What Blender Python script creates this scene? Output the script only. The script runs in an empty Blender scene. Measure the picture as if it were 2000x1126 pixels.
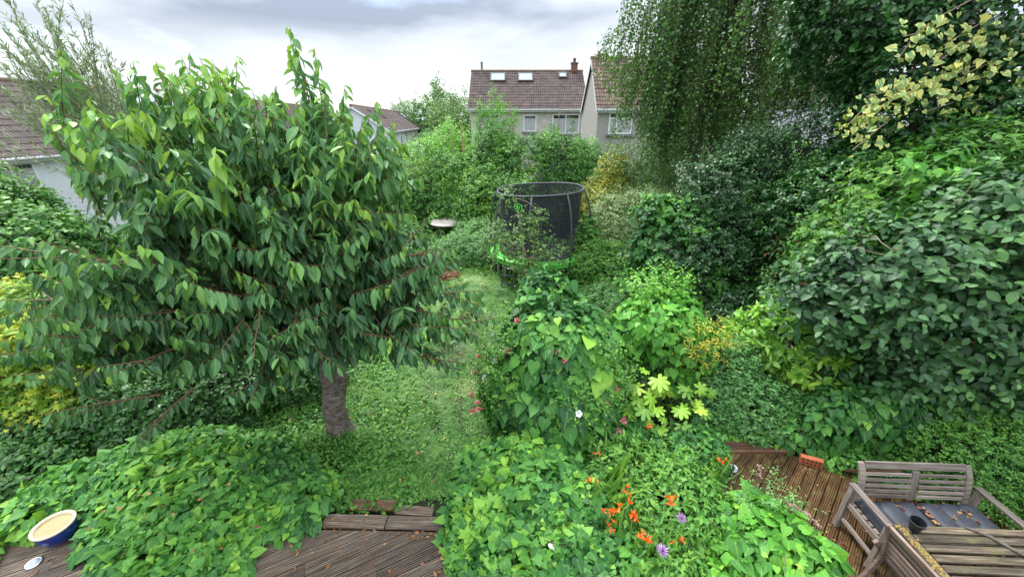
import bpy, bmesh, math, random
import numpy as np
from mathutils import Vector, Matrix, Euler

R = math.radians
SC = bpy.context.scene
COL = SC.collection
rng = np.random.default_rng(11)
random.seed(5)

# ------------------------------------------------------------------ camera
CAM_H = 4.7
PITCH = math.atan(325 / 760)
cam_d = bpy.data.cameras.new('camera')
cam = bpy.data.objects.new('camera', cam_d)
COL.objects.link(cam)
cam.location = (0, 0, CAM_H)
cam.rotation_euler = (R(90) - PITCH, 0, 0)
cam_d.sensor_width = 36
cam_d.lens = 36 * 760 / 2000
cam_d.clip_start = 0.05
cam_d.clip_end = 3000
SC.camera = cam

# ------------------------------------------------------------------ sky, sun, exposure
SUN_EL, SUN_AZ = 52, -35           # degrees; azimuth from +Y towards +X
world = bpy.data.worlds.new('World')
SC.world = world
world.use_nodes = True
wn, wl = world.node_tree.nodes, world.node_tree.links
wn.clear()
wout = wn.new('ShaderNodeOutputWorld')
bg_blue = wn.new('ShaderNodeBackground')
bg_cloud = wn.new('ShaderNodeBackground')
sky = wn.new('ShaderNodeTexSky')
sky.sky_type = 'NISHITA'
sky.sun_disc = False
sky.sun_elevation = R(SUN_EL)
sky.sun_rotation = R(SUN_AZ)
wl.new(sky.outputs[0], bg_blue.inputs[0])
bg_blue.inputs[1].default_value = 0.10
tc = wn.new('ShaderNodeTexCoord')
mp = wn.new('ShaderNodeMapping')
mp.inputs['Scale'].default_value = (1.0, 1.0, 3.4)
mp.inputs['Location'].default_value = (0.35, 0.2, 0.1)
wl.new(tc.outputs['Generated'], mp.inputs[0])
nz = wn.new('ShaderNodeTexNoise')
nz.inputs['Scale'].default_value = 2.0
nz.inputs['Detail'].default_value = 7
nz.inputs['Roughness'].default_value = 0.5
wl.new(mp.outputs[0], nz.inputs['Vector'])
sp = wn.new('ShaderNodeSeparateXYZ')
wl.new(tc.outputs['Generated'], sp.inputs[0])
elev = wn.new('ShaderNodeMapRange')          # clouds are thin and white near the horizon, heavier higher up
elev.inputs['From Min'].default_value = 0.07
elev.inputs['From Max'].default_value = 0.185
wl.new(sp.outputs['Z'], elev.inputs[0])
grey = wn.new('ShaderNodeValToRGB')
grey.color_ramp.elements[0].position = 0.27
grey.color_ramp.elements[0].color = (1, 1, 1, 1)
grey.color_ramp.elements[1].position = 0.60
grey.color_ramp.elements[1].color = (0, 0, 0, 1)
wl.new(nz.outputs['Fac'], grey.inputs[0])
inv = wn.new('ShaderNodeMath'); inv.operation = 'SUBTRACT'; inv.inputs[0].default_value = 1.0
wl.new(grey.outputs[0], inv.inputs[1])
mul = wn.new('ShaderNodeMath'); mul.operation = 'MULTIPLY'
up_ = wn.new('ShaderNodeMapRange')            # the grey bank breaks up again towards the zenith, as overcast skies do
up_.inputs['From Min'].default_value = 0.30; up_.inputs['From Max'].default_value = 0.62
up_.inputs['To Min'].default_value = 1.0; up_.inputs['To Max'].default_value = 0.25
wl.new(sp.outputs['Z'], up_.inputs[0])
mulb = wn.new('ShaderNodeMath'); mulb.operation = 'MULTIPLY'
wl.new(elev.outputs[0], mulb.inputs[0]); wl.new(up_.outputs[0], mulb.inputs[1])
wl.new(inv.outputs[0], mul.inputs[0]); wl.new(mulb.outputs[0], mul.inputs[1])
ccol = wn.new('ShaderNodeMix'); ccol.data_type = 'RGBA'
ccol.inputs[6].default_value = (0.90, 0.955, 1.0, 1)
ccol.inputs[7].default_value = (0.30, 0.35, 0.44, 1)
wl.new(mul.outputs[0], ccol.inputs[0])
wl.new(ccol.outputs[2], bg_cloud.inputs[0])
cs = wn.new('ShaderNodeMapRange'); cs.inputs['To Min'].default_value = 0.38; cs.inputs['To Max'].default_value = 1.65
wl.new(sp.outputs['Z'], cs.inputs[0]); wl.new(cs.outputs[0], bg_cloud.inputs[1])
nz2 = wn.new('ShaderNodeTexNoise')
nz2.inputs['Scale'].default_value = 3.1
nz2.inputs['Detail'].default_value = 5
mp2 = wn.new('ShaderNodeMapping'); mp2.inputs['Location'].default_value = (3.2, 1.4, 2.0); mp2.inputs['Scale'].default_value = (1, 1, 3)
wl.new(tc.outputs['Generated'], mp2.inputs[0]); wl.new(mp2.outputs[0], nz2.inputs['Vector'])
gap = wn.new('ShaderNodeMapRange')
gap.inputs['From Min'].default_value = 0.57; gap.inputs['From Max'].default_value = 0.66
gap.inputs['To Max'].default_value = 0.35
wl.new(nz2.outputs['Fac'], gap.inputs[0])
mix = wn.new('ShaderNodeMixShader')
wl.new(gap.outputs[0], mix.inputs[0])
wl.new(bg_cloud.outputs[0], mix.inputs[1]); wl.new(bg_blue.outputs[0], mix.inputs[2])
wl.new(mix.outputs[0], wout.inputs[0])

sun_d = bpy.data.lights.new('sun', 'SUN')
sun_d.energy = 1.5
sun_d.angle = R(11)
sun_d.color = (1.0, 0.97, 0.92)
sun = bpy.data.objects.new('sun', sun_d)
COL.objects.link(sun)
ce = math.cos(R(SUN_EL))
sdir = Vector((math.sin(R(SUN_AZ)) * ce, math.cos(R(SUN_AZ)) * ce, math.sin(R(SUN_EL))))
sun.rotation_euler = (-sdir).to_track_quat('-Z', 'Y').to_euler()
SC.view_settings.view_transform = 'Standard'
SC.view_settings.look = 'None'
SC.view_settings.gamma = 1
SC.view_settings.use_curve_mapping = False
SC.view_settings.exposure = 1.4
SC.cycles.max_bounces = 7
SC.cycles.diffuse_bounces = 4
SC.cycles.transmission_bounces = 4
SC.cycles.transparent_max_bounces = 10

# ------------------------------------------------------------------ materials
def new_mat(name):
    m = bpy.data.materials.new(name)
    m.use_nodes = True
    n, l = m.node_tree.nodes, m.node_tree.links
    n.clear()
    out = n.new('ShaderNodeOutputMaterial')
    return m, n, l, out

def ramp(n, stops):
    r = n.new('ShaderNodeValToRGB')
    e = r.color_ramp.elements
    while len(e) < len(stops): e.new(0.5)
    for i, (p, c) in enumerate(stops):
        e[i].position = p; e[i].color = (*c, 1)
    return r

def leaf_mat(name, stops, rough=0.42, trans=0.3, spec=0.5, vein=0.35, tcol=(1.25, 1.25, 0.6), edge=None):
    stops = [(p, (c[0] * 1.0, min(0.6, c[1] * 1.12), c[2] * 0.8) if c[1] > c[0] else c) for p, c in stops]
    trans *= 0.65
    m, n, l, out = new_mat(name)
    at = n.new('ShaderNodeAttribute'); at.attribute_name = 'lf'
    s = n.new('ShaderNodeSeparateXYZ'); l.new(at.outputs['Vector'], s.inputs[0])
    geo = n.new('ShaderNodeNewGeometry')
    no = n.new('ShaderNodeTexNoise'); no.inputs['Scale'].default_value = 30; no.inputs['Detail'].default_value = 2
    l.new(geo.outputs['Position'], no.inputs['Vector'])
    ad = n.new('ShaderNodeMath'); ad.operation = 'MULTIPLY_ADD'; ad.inputs[1].default_value = 0.22; ad.inputs[2].default_value = -0.11
    l.new(no.outputs['Fac'], ad.inputs[0])
    ad2 = n.new('ShaderNodeMath'); ad2.operation = 'ADD'; ad2.use_clamp = True
    l.new(ad.outputs[0], ad2.inputs[0]); l.new(s.outputs[0], ad2.inputs[1])
    r = ramp(n, stops); l.new(ad2.outputs[0], r.inputs[0])
    # midrib, paler than the blade
    vr = n.new('ShaderNodeMapRange'); vr.inputs['From Min'].default_value = 0.0; vr.inputs['From Max'].default_value = 0.045
    vr.inputs['To Min'].default_value = vein; vr.inputs['To Max'].default_value = 0
    l.new(s.outputs[1], vr.inputs[0])
    # side veins
    sv = n.new('ShaderNodeMath'); sv.operation = 'MULTIPLY_ADD'; sv.inputs[1].default_value = 44
    sv2 = n.new('ShaderNodeMath'); sv2.operation = 'MULTIPLY'; sv2.inputs[1].default_value = -26
    l.new(s.outputs[1], sv2.inputs[0]); l.new(s.outputs[2], sv.inputs[0]); l.new(sv2.outputs[0], sv.inputs[2])
    sn = n.new('ShaderNodeMath'); sn.operation = 'SINE'; l.new(sv.outputs[0], sn.inputs[0])
    sg = n.new('ShaderNodeMapRange'); sg.inputs['From Min'].default_value = 0.75; sg.inputs['From Max'].default_value = 1.0
    sg.inputs['To Max'].default_value = vein * 0.35
    l.new(sn.outputs[0], sg.inputs[0])
    va = n.new('ShaderNodeMath'); va.operation = 'MAXIMUM'; l.new(vr.outputs[0], va.inputs[0]); l.new(sg.outputs[0], va.inputs[1])
    mx = n.new('ShaderNodeMix'); mx.data_type = 'RGBA'
    l.new(va.outputs[0], mx.inputs[0]); l.new(r.outputs[0], mx.inputs[6])
    light = stops[-1][1]
    mx.inputs[7].default_value = (min(1, light[0] * 1.3), min(1, light[1] * 1.2), min(1, light[2] * 1.3), 1)
    col = mx.outputs[2]
    if edge:
        er = n.new('ShaderNodeMapRange'); er.inputs['From Min'].default_value = 0.16; er.inputs['From Max'].default_value = 0.27
        l.new(s.outputs[1], er.inputs[0])
        em = n.new('ShaderNodeMix'); em.data_type = 'RGBA'; em.inputs[7].default_value = (*edge, 1)
        l.new(er.outputs[0], em.inputs[0]); l.new(col, em.inputs[6]); col = em.outputs[2]
    # underside paler
    bk = n.new('ShaderNodeMix'); bk.data_type = 'RGBA'; bk.blend_type = 'MULTIPLY'
    bk.inputs[7].default_value = (1.35, 1.25, 1.5, 1)
    l.new(geo.outputs['Backfacing'], bk.inputs[0]); l.new(col, bk.inputs[6])
    col = bk.outputs[2]
    p = n.new('ShaderNodeBsdfPrincipled')
    l.new(col, p.inputs['Base Color'])
    p.inputs['Roughness'].default_value = rough
    p.inputs['Specular IOR Level'].default_value = spec
    t = n.new('ShaderNodeBsdfTranslucent')
    tm = n.new('ShaderNodeMix'); tm.data_type = 'RGBA'; tm.blend_type = 'MULTIPLY'; tm.inputs[0].default_value = 1
    tm.inputs[7].default_value = (*tcol, 1)
    l.new(col, tm.inputs[6]); l.new(tm.outputs[2], t.inputs[0])
    mi = n.new('ShaderNodeMixShader'); mi.inputs[0].default_value = trans
    l.new(p.outputs[0], mi.inputs[1]); l.new(t.outputs[0], mi.inputs[2])
    l.new(mi.outputs[0], out.inputs[0])
    return m

def plain(name, col, rough=0.6, metal=0.0, noise=0.0, nscale=8.0, bump=0.0, spec=0.5, stretch=None, col2=None, obj=True, tint=False):
    m, n, l, out = new_mat(name)
    p = n.new('ShaderNodeBsdfPrincipled')
    p.inputs['Roughness'].default_value = rough
    p.inputs['Metallic'].default_value = metal
    p.inputs['Specular IOR Level'].default_value = spec
    p.inputs['Base Color'].default_value = (*col, 1)
    t = n.new('ShaderNodeTexCoord'); mpn = n.new('ShaderNodeMapping')
    src = t.outputs['Object']
    if obj:
        oi = n.new('ShaderNodeObjectInfo')
        vm = n.new('ShaderNodeVectorMath'); vm.operation = 'MULTIPLY_ADD'
        vm.inputs[1].default_value = (0, 0, 0)
        sc = n.new('ShaderNodeMath'); sc.operation = 'MULTIPLY'; sc.inputs[1].default_value = 37
        l.new(oi.outputs['Random'], sc.inputs[0])
        cb = n.new('ShaderNodeCombineXYZ'); l.new(sc.outputs[0], cb.inputs[0]); l.new(sc.outputs[0], cb.inputs[2])
        va = n.new('ShaderNodeVectorMath'); va.operation = 'ADD'
        l.new(src, va.inputs[0]); l.new(cb.outputs[0], va.inputs[1]); src = va.outputs[0]
    l.new(src, mpn.inputs[0])
    if stretch: mpn.inputs['Scale'].default_value = stretch
    no = n.new('ShaderNodeTexNoise'); no.inputs['Scale'].default_value = nscale; no.inputs['Detail'].default_value = 6
    no.inputs['Roughness'].default_value = 0.62
    l.new(mpn.outputs[0], no.inputs['Vector'])
    base = None
    if noise or col2:
        c2 = col2 or tuple(c * (1 - noise) for c in col)
        r = ramp(n, [(0.33, c2), (0.66, col)]); l.new(no.outputs['Fac'], r.inputs[0])
        base = r.outputs[0]
    if tint:
        at = n.new('ShaderNodeAttribute'); at.attribute_name = 'lf'
        s = n.new('ShaderNodeSeparateXYZ'); l.new(at.outputs['Vector'], s.inputs[0])
        mr = n.new('ShaderNodeMapRange'); mr.inputs['To Min'].default_value = 0.62; mr.inputs['To Max'].default_value = 1.3
        l.new(s.outputs[0], mr.inputs[0])
        mm = n.new('ShaderNodeVectorMath'); mm.operation = 'SCALE'
        l.new(base, mm.inputs[0]); l.new(mr.outputs[0], mm.inputs['Scale']); base = mm.outputs[0]
    if base is not None: l.new(base, p.inputs['Base Color'])
    if bump:
        b = n.new('ShaderNodeBump'); b.inputs['Strength'].default_value = bump; b.inputs['Distance'].default_value = 0.01
        l.new(no.outputs['Fac'], b.inputs['Height']); l.new(b.outputs[0], p.inputs['Normal'])
    l.new(p.outputs[0], out.inputs[0])
    return m

def wood_mat(name, c_dark, c_mid, c_light, rough=0.6, stain=None, stain_amt=0.5, bump=0.5, spec=0.4):
    """Grain runs along local x."""
    m, n, l, out = new_mat(name)
    t = n.new('ShaderNodeTexCoord'); oi = n.new('ShaderNodeObjectInfo')
    sc = n.new('ShaderNodeMath'); sc.operation = 'MULTIPLY'; sc.inputs[1].default_value = 53
    l.new(oi.outputs['Random'], sc.inputs[0])
    cb = n.new('ShaderNodeCombineXYZ')
    for i in range(3): l.new(sc.outputs[0], cb.inputs[i])
    va = n.new('ShaderNodeVectorMath'); va.operation = 'ADD'
    l.new(t.outputs['Object'], va.inputs[0]); l.new(cb.outputs[0], va.inputs[1])
    mp_ = n.new('ShaderNodeMapping'); mp_.inputs['Scale'].default_value = (2.5, 55, 55); l.new(va.outputs[0], mp_.inputs[0])
    g = n.new('ShaderNodeTexNoise'); g.inputs['Scale'].default_value = 1.0; g.inputs['Detail'].default_value = 8; g.inputs['Roughness'].default_value = 0.7
    l.new(mp_.outputs[0], g.inputs['Vector'])
    r = ramp(n, [(0.3, c_dark), (0.5, c_mid), (0.7, c_light)]); l.new(g.outputs['Fac'], r.inputs[0])
    base = r.outputs[0]
    mr = n.new('ShaderNodeMapRange'); mr.inputs['To Min'].default_value = 0.55; mr.inputs['To Max'].default_value = 1.35
    l.new(oi.outputs['Random'], mr.inputs[0])
    mm = n.new('ShaderNodeVectorMath'); mm.operation = 'SCALE'; l.new(base, mm.inputs[0]); l.new(mr.outputs[0], mm.inputs['Scale']); base = mm.outputs[0]
    st = n.new('ShaderNodeTexNoise'); st.inputs['Scale'].default_value = 5; st.inputs['Detail'].default_value = 5; st.inputs['Roughness'].default_value = 0.7
    l.new(va.outputs[0], st.inputs['Vector'])
    if stain:
        sr = n.new('ShaderNodeMapRange'); sr.inputs['From Min'].default_value = 0.5; sr.inputs['From Max'].default_value = 0.68; sr.inputs['To Max'].default_value = stain_amt
        l.new(st.outputs['Fac'], sr.inputs[0])
        mx = n.new('ShaderNodeMix'); mx.data_type = 'RGBA'; l.new(sr.outputs[0], mx.inputs[0]); l.new(base, mx.inputs[6]); mx.inputs[7].default_value = (*stain, 1)
        base = mx.outputs[2]
    p = n.new('ShaderNodeBsdfPrincipled'); l.new(base, p.inputs['Base Color'])
    rr = n.new('ShaderNodeMapRange'); rr.inputs['To Min'].default_value = rough - 0.2; rr.inputs['To Max'].default_value = rough + 0.2
    l.new(st.outputs['Fac'], rr.inputs[0]); l.new(rr.outputs[0], p.inputs['Roughness'])
    p.inputs['Specular IOR Level'].default_value = spec
    b = n.new('ShaderNodeBump'); b.inputs['Strength'].default_value = bump; b.inputs['Distance'].default_value = 0.004
    l.new(g.outputs['Fac'], b.inputs['Height']); l.new(b.outputs[0], p.inputs['Normal'])
    l.new(p.outputs[0], out.inputs[0])
    return m

# ------------------------------------------------------------------ object helpers
def tag(o, label=None, cat=None, group=None, kind=None):
    if label: o['label'] = label
    if cat: o['category'] = cat
    if group: o['group'] = group
    if kind: o['kind'] = kind
    return o

def thing(name, label, cat, loc=(0, 0, 0), rz=0.0, group=None):
    o = bpy.data.objects.new(name, None)
    o.empty_display_size = 0.1
    COL.objects.link(o)
    o.location = loc; o.rotation_euler = (0, 0, rz)
    return tag(o, label, cat, group)

def link(name, me, parent=None, mat=None):
    o = bpy.data.objects.new(name, me)
    COL.objects.link(o)
    if mat is not None and not me.materials: me.materials.append(mat)
    if parent is not None: o.parent = parent
    return o

def copy_tree(o, parent=None):
    c = o.copy(); COL.objects.link(c); c.parent = parent
    for ch in list(o.children): copy_tree(ch, c)
    return c

def np_mesh(name, V, F, lf=None, smooth=True):
    """V (n,3), F (m,3) triangles."""
    me = bpy.data.meshes.new(name)
    V = np.ascontiguousarray(V, np.float32); F = np.ascontiguousarray(F, np.int32)
    me.vertices.add(len(V)); me.vertices.foreach_set('co', V.ravel())
    me.loops.add(F.size); me.loops.foreach_set('vertex_index', F.ravel())
    me.polygons.add(len(F))
    me.polygons.foreach_set('loop_start', np.arange(0, F.size, 3, dtype=np.int32))
    me.polygons.foreach_set('use_smooth', np.full(len(F), smooth))
    if lf is not None:
        a = me.attributes.new('lf', 'FLOAT_VECTOR', 'POINT')
        a.data.foreach_set('vector', np.ascontiguousarray(lf, np.float32).ravel())
    me.update(calc_edges=True)
    return me

class MB:
    """Collects polygons for one mesh."""
    def __init__(s): s.v = []; s.f = []
    def add(s, vs, fs):
        b = len(s.v); s.v += [tuple(p) for p in vs]; s.f += [tuple(i + b for i in f) for f in fs]; return s
    def box(s, c, d, rot=None):
        hx, hy, hz = d[0] / 2, d[1] / 2, d[2] / 2
        pts = [Vector((x, y, z)) for x in (-hx, hx) for y in (-hy, hy) for z in (-hz, hz)]
        if rot is not None: pts = [rot @ p for p in pts]
        c = Vector(c)
        return s.add([p + c for p in pts], [(0, 1, 3, 2), (4, 6, 7, 5), (0, 4, 5, 1), (2, 3, 7, 6), (0, 2, 6, 4), (1, 5, 7, 3)])
    def tube(s, pts, rad, n=6, cap=True):
        pts = [Vector(p) for p in pts]
        rad = rad if hasattr(rad, '__len__') else [rad] * len(pts)
        b = len(s.v)
        prev = None
        for i, p in enumerate(pts):
            d = (pts[min(i + 1, len(pts) - 1)] - pts[max(i - 1, 0)]).normalized()
            if prev is None:
                u = d.orthogonal().normalized()
            else:
                u = (prev - d * prev.dot(d)).normalized()
            prev = u
            w = d.cross(u)
            for k in range(n):
                a = 2 * math.pi * k / n
                s.v.append(tuple(p + (u * math.cos(a) + w * math.sin(a)) * rad[i]))
        for i in range(len(pts) - 1):
            for k in range(n):
                k2 = (k + 1) % n
                s.f.append((b + i * n + k, b + i * n + k2, b + (i + 1) * n + k2, b + (i + 1) * n + k))
        if cap:
            s.f.append(tuple(b + k for k in reversed(range(n))))
            s.f.append(tuple(b + (len(pts) - 1) * n + k for k in range(n)))
        return s
    def lathe(s, prof, n=24, c=(0, 0, 0), rot=None, closed=False):
        b = len(s.v); c = Vector(c)
        for r, z in prof:
            for k in range(n):
                a = 2 * math.pi * k / n
                p = Vector((r * math.cos(a), r * math.sin(a), z))
                if rot is not None: p = rot @ p
                s.v.append(tuple(p + c))
        m = len(prof)
        for i in range(m - 1 + (1 if closed else 0)):
            i2 = (i + 1) % m
            for k in range(n):
                k2 = (k + 1) % n
                s.f.append((b + i * n + k, b + i * n + k2, b + i2 * n + k2, b + i2 * n + k))
        return s
    def build(s, name, mat, parent=None, smooth=False, bevel=0):
        me = bpy.data.meshes.new(name)
        me.from_pydata(s.v, [], s.f)
        me.materials.append(mat)
        if smooth: me.polygons.foreach_set('use_smooth', [True] * len(me.polygons))
        o = link(name, me, parent)
        if bevel:
            bv = o.modifiers.new('bevel', 'BEVEL'); bv.width = bevel; bv.segments = 1; bv.limit_method = 'ANGLE'
        return o

def beam(name, a, b, w, h, mat, parent, up=(0, 0, 1), bevel=0.004, me=None):
    """A board from a to b; local x runs along it so that the grain follows."""
    a, b = Vector(a), Vector(b)
    d = (b - a); L = d.length; x = d.normalized(); up = Vector(up)
    z = (up - x * up.dot(x)).normalized(); y = z.cross(x)
    o = MB().box((0, 0, 0), (L, w, h)).build(name, mat, parent, bevel=bevel)
    M = Matrix((x, y, z)).transposed().to_4x4(); M.translation = (a + b) / 2
    o.matrix_local = M
    return o

# ------------------------------------------------------------------ leaf templates: verts (x across, y along, z up), tris, lf=(0, |x|, y)
def tmpl_pairs(rows, curl=0.0, fold=0.25, wav=0.0, base=0.0):
    """rows: (y, halfwidth); one midrib vertex and two edge vertices each; first and last rows are points when halfwidth 0."""
    v, f = [], []
    idx = []
    for i, (y, w) in enumerate(rows):
        zc = -curl * y * y
        yy = y
        if w == 0:
            v.append((0, yy, zc)); idx.append((len(v) - 1,) * 3)
        else:
            wz = wav * math.sin(i * 2.4)
            v += [(-w, yy, zc + fold * w + wz), (0, yy, zc), (w, yy, zc + fold * w - wz)]
            n = len(v); idx.append((n - 3, n - 2, n - 1))
    for a, b in zip(idx[:-1], idx[1:]):
        for k in (0, 1):
            p, q, r, s = a[k], a[k + 1], b[k + 1], b[k]
            if p != q: f.append((p, q, r if r != s else r))
            if r != s: f.append((p, r, s))
            elif p == q: pass
    f = [t for t in f if len(set(t)) == 3]
    return np.array(v, float), np.array(f)

def heart(fold=0.3, curl=0.2, w=1.0):
    o = [(0.13, -0.1), (0.36, -0.06), (0.44, 0.2), (0.33, 0.5), (0.14, 0.8)]
    v = [(0, 0.04, 0), (0, 0.35, -curl * 0.12), (0, 0.7, -curl * 0.49), (0, 1.0, -curl)]
    for sgn in (-1, 1):
        for x, y in o: v.append((sgn * x * w, y, fold * x - curl * max(y, 0) ** 2))
    f = []
    for s, off in ((0, 4), (1, 9)):
        t = [(0, off, off + 1), (0, off + 1, off + 2), (0, off + 2, 1), (1, off + 2, off + 3), (1, off + 3, 2), (2, off + 3, off + 4), (2, off + 4, 3)]
        f += [q if s else q[::-1] for q in t]
    return np.array(v, float), np.array(f)

def lobed(n=5, depth=0.5, spread=2.1, fold=0.1, curl=0.2):
    """A palmate leaf: n pointed lobes round the stalk end, the centre lobe longest."""
    v = [(0, 0.22, 0.0)]; out = []
    m = 2 * n + 1
    for i in range(m):
        a = -spread + 2 * spread * i / (m - 1)
        lobe = i % 2 == 1
        L = (0.85 - 0.22 * abs(a) / spread * 1.2) if lobe else (0.85 - 0.2 * abs(a) / spread) * (1 - depth)
        if i in (0, m - 1): L = 0.24
        x, y = math.sin(a) * L, 0.22 + math.cos(a) * L * 0.95
        z = -curl * (x * x + (y - 0.22) ** 2) + (0.04 if lobe else -0.03)
        out.append((x, y, z))
    v += out
    f = [(0, i + 2, i + 1) for i in range(m - 1)]
    f.append((0, 1, m))
    return np.array(v, float), np.array(f)

def fingered(n=8, curl=0.3):
    """A big hand-shaped leaf: n blunt overlapping fingers."""
    v = [(0, 0.30, 0.0)]; m = 0
    for i in range(n):
        a = -2.35 + 4.7 * i / (n - 1); L = 0.72 - 0.16 * abs(a) / 2.35; h = 4.7 / (n - 1) / 2
        for da, l in ((-h * 0.98, 0.46), (-h * 0.72, 0.80), (-h * 0.25, 0.98), (h * 0.12, 1.05), (h * 0.55, 0.88), (h * 0.86, 0.7)):
            r = L * l; x, y = math.sin(a + da) * r, 0.30 + math.cos(a + da) * r
            v.append((x, y, -curl * (x * x + (y - 0.3) ** 2) + (0.03 if abs(da) < h * .5 else -0.03))); m += 1
    f = [(0, i + 2, i + 1) for i in range(m - 1)]
    return np.array(v, float), np.array(f)

def wide(t, w):
    v = t[0].copy(); v[:, 0] *= w; return v, t[1]

T_CHERRY = [tmpl_pairs([(0, 0), (0.10, 0.07), (0.30, 0.17 * k), (0.52, 0.205 * k), (0.74, 0.15 * k), (0.9, 0.06 * k), (1, 0)], curl=c, fold=fo, wav=w)
            for c, fo, w, k in ((0.1, 0.35, 0.014, 1.0), (0.35, 0.5, -0.018, 1.1), (0.6, 0.2, 0.02, 0.95), (-0.1, 0.75, 0.01, 1.0), (0.25, 0.9, 0.02, 0.9))]
T_HEART = [heart(0.12, 0.12, 1.05), heart(0.02, 0.28, 1.1), heart(0.3, 0.08), heart(0.1, -0.10, 0.95)]
T_OVAL = [tmpl_pairs([(0, 0), (0.25, 0.22), (0.6, 0.26), (1, 0)], curl=c, fold=fo) for c, fo in ((0.15, 0.3), (0.4, 0.15), (0.0, 0.5))]
T_CORNUS = [tmpl_pairs([(0, 0), (0.18, 0.2), (0.45, 0.31), (0.75, 0.22), (1, 0)], curl=c, fold=fo) for c, fo in ((0.25, 0.2), (0.5, 0.1), (0.1, 0.4))]
T_LANCE = [tmpl_pairs([(0, 0), (0.3, 0.13), (0.65, 0.13), (1, 0)], curl=c, fold=fo) for c, fo in ((0.2, 0.2), (0.5, 0.1), (0.0, 0.4))]
T_DIAM = [(np.array([(0, 0, 0), (-0.3, 0.45, 0.08), (0, 1, -0.1), (0.3, 0.5, 0.08)], float), np.array([(0, 2, 1), (0, 3, 2)])),
          (np.array([(0, 0, 0), (-0.36, 0.4, -0.05), (0, 0.9, 0.12), (0.34, 0.45, -0.1)], float), np.array([(0, 2, 1), (0, 3, 2)]))]
T_NARROW = [(np.array([(0, 0, 0), (-0.07, 0.4, 0.02), (0, 1, -c), (0.07, 0.4, 0.02)], float), np.array([(0, 2, 1), (0, 3, 2)])) for c in (0.0, 0.25)]
T_PALM = [lobed(5, 0.45, 2.2, curl=0.25), lobed(5, 0.38, 2.0, curl=0.05), lobed(3, 0.3, 1.6, curl=0.2)]
T_FATSIA = [fingered(8, 0.45), fingered(7, 0.2), fingered(8, 0.7)]
T_ACER = [lobed(5, 0.62, 2.2, curl=0.2), lobed(5, 0.6, 2.1, curl=0.5)]
T_STRAP = [(np.array([(-0.012, 0, 0), (0.012, 0, 0), (-0.018, 0.35, 0.0), (0.018, 0.35, 0.0), (-0.014, 0.7, -c * 0.4), (0.014, 0.7, -c * 0.4), (0, 1, -c)], float),
            np.array([(0, 1, 3), (0, 3, 2), (2, 3, 5), (2, 5, 4), (4, 5, 6)])) for c in (0.15, 0.35, 0.6)]
T_MIX = T_OVAL + T_DIAM

def unit(a): return a / np.maximum(np.linalg.norm(a, axis=-1, keepdims=True), 1e-9)
CP, SP = math.cos(PITCH), math.sin(PITCH)
def in_view(P, margin=0.16, near=0.4):
    """True for points inside the view, with a margin all round."""
    dz = P[:, 2] - CAM_H
    w = P[:, 1] * CP - dz * SP
    ok = w > near
    w2 = np.where(ok, w, 1)
    m = 1 + margin
    return ok & (np.abs(P[:, 0] / w2) < 1.316 * m + 0.05) & (np.abs((P[:, 1] * SP + dz * CP) / w2) < 0.741 * m + 0.12)

LEAVES = []      # every batch of leaves waits here until it is known which of them can be seen

def batch(parent, P, D, N, S, T, tmpls, mat, singles=0, name='foliage', leafname='leaf'):
    k = in_view(P)
    P, D, N, S, T = P[k], D[k], N[k], S[k], T[k]
    if not len(P): return
    Y = unit(D); Z = unit(N - Y * (N * Y).sum(1, keepdims=True)); X = np.cross(Y, Z)
    LEAVES.append(dict(parent=parent, P=P, X=X, Y=Y, Z=Z, S=S, T=np.clip(T, 0, 1), tm=tmpls, ti=rng.integers(0, len(tmpls), len(P)), mat=mat,
                       singles=singles, name=name, leafname=leafname))

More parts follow.
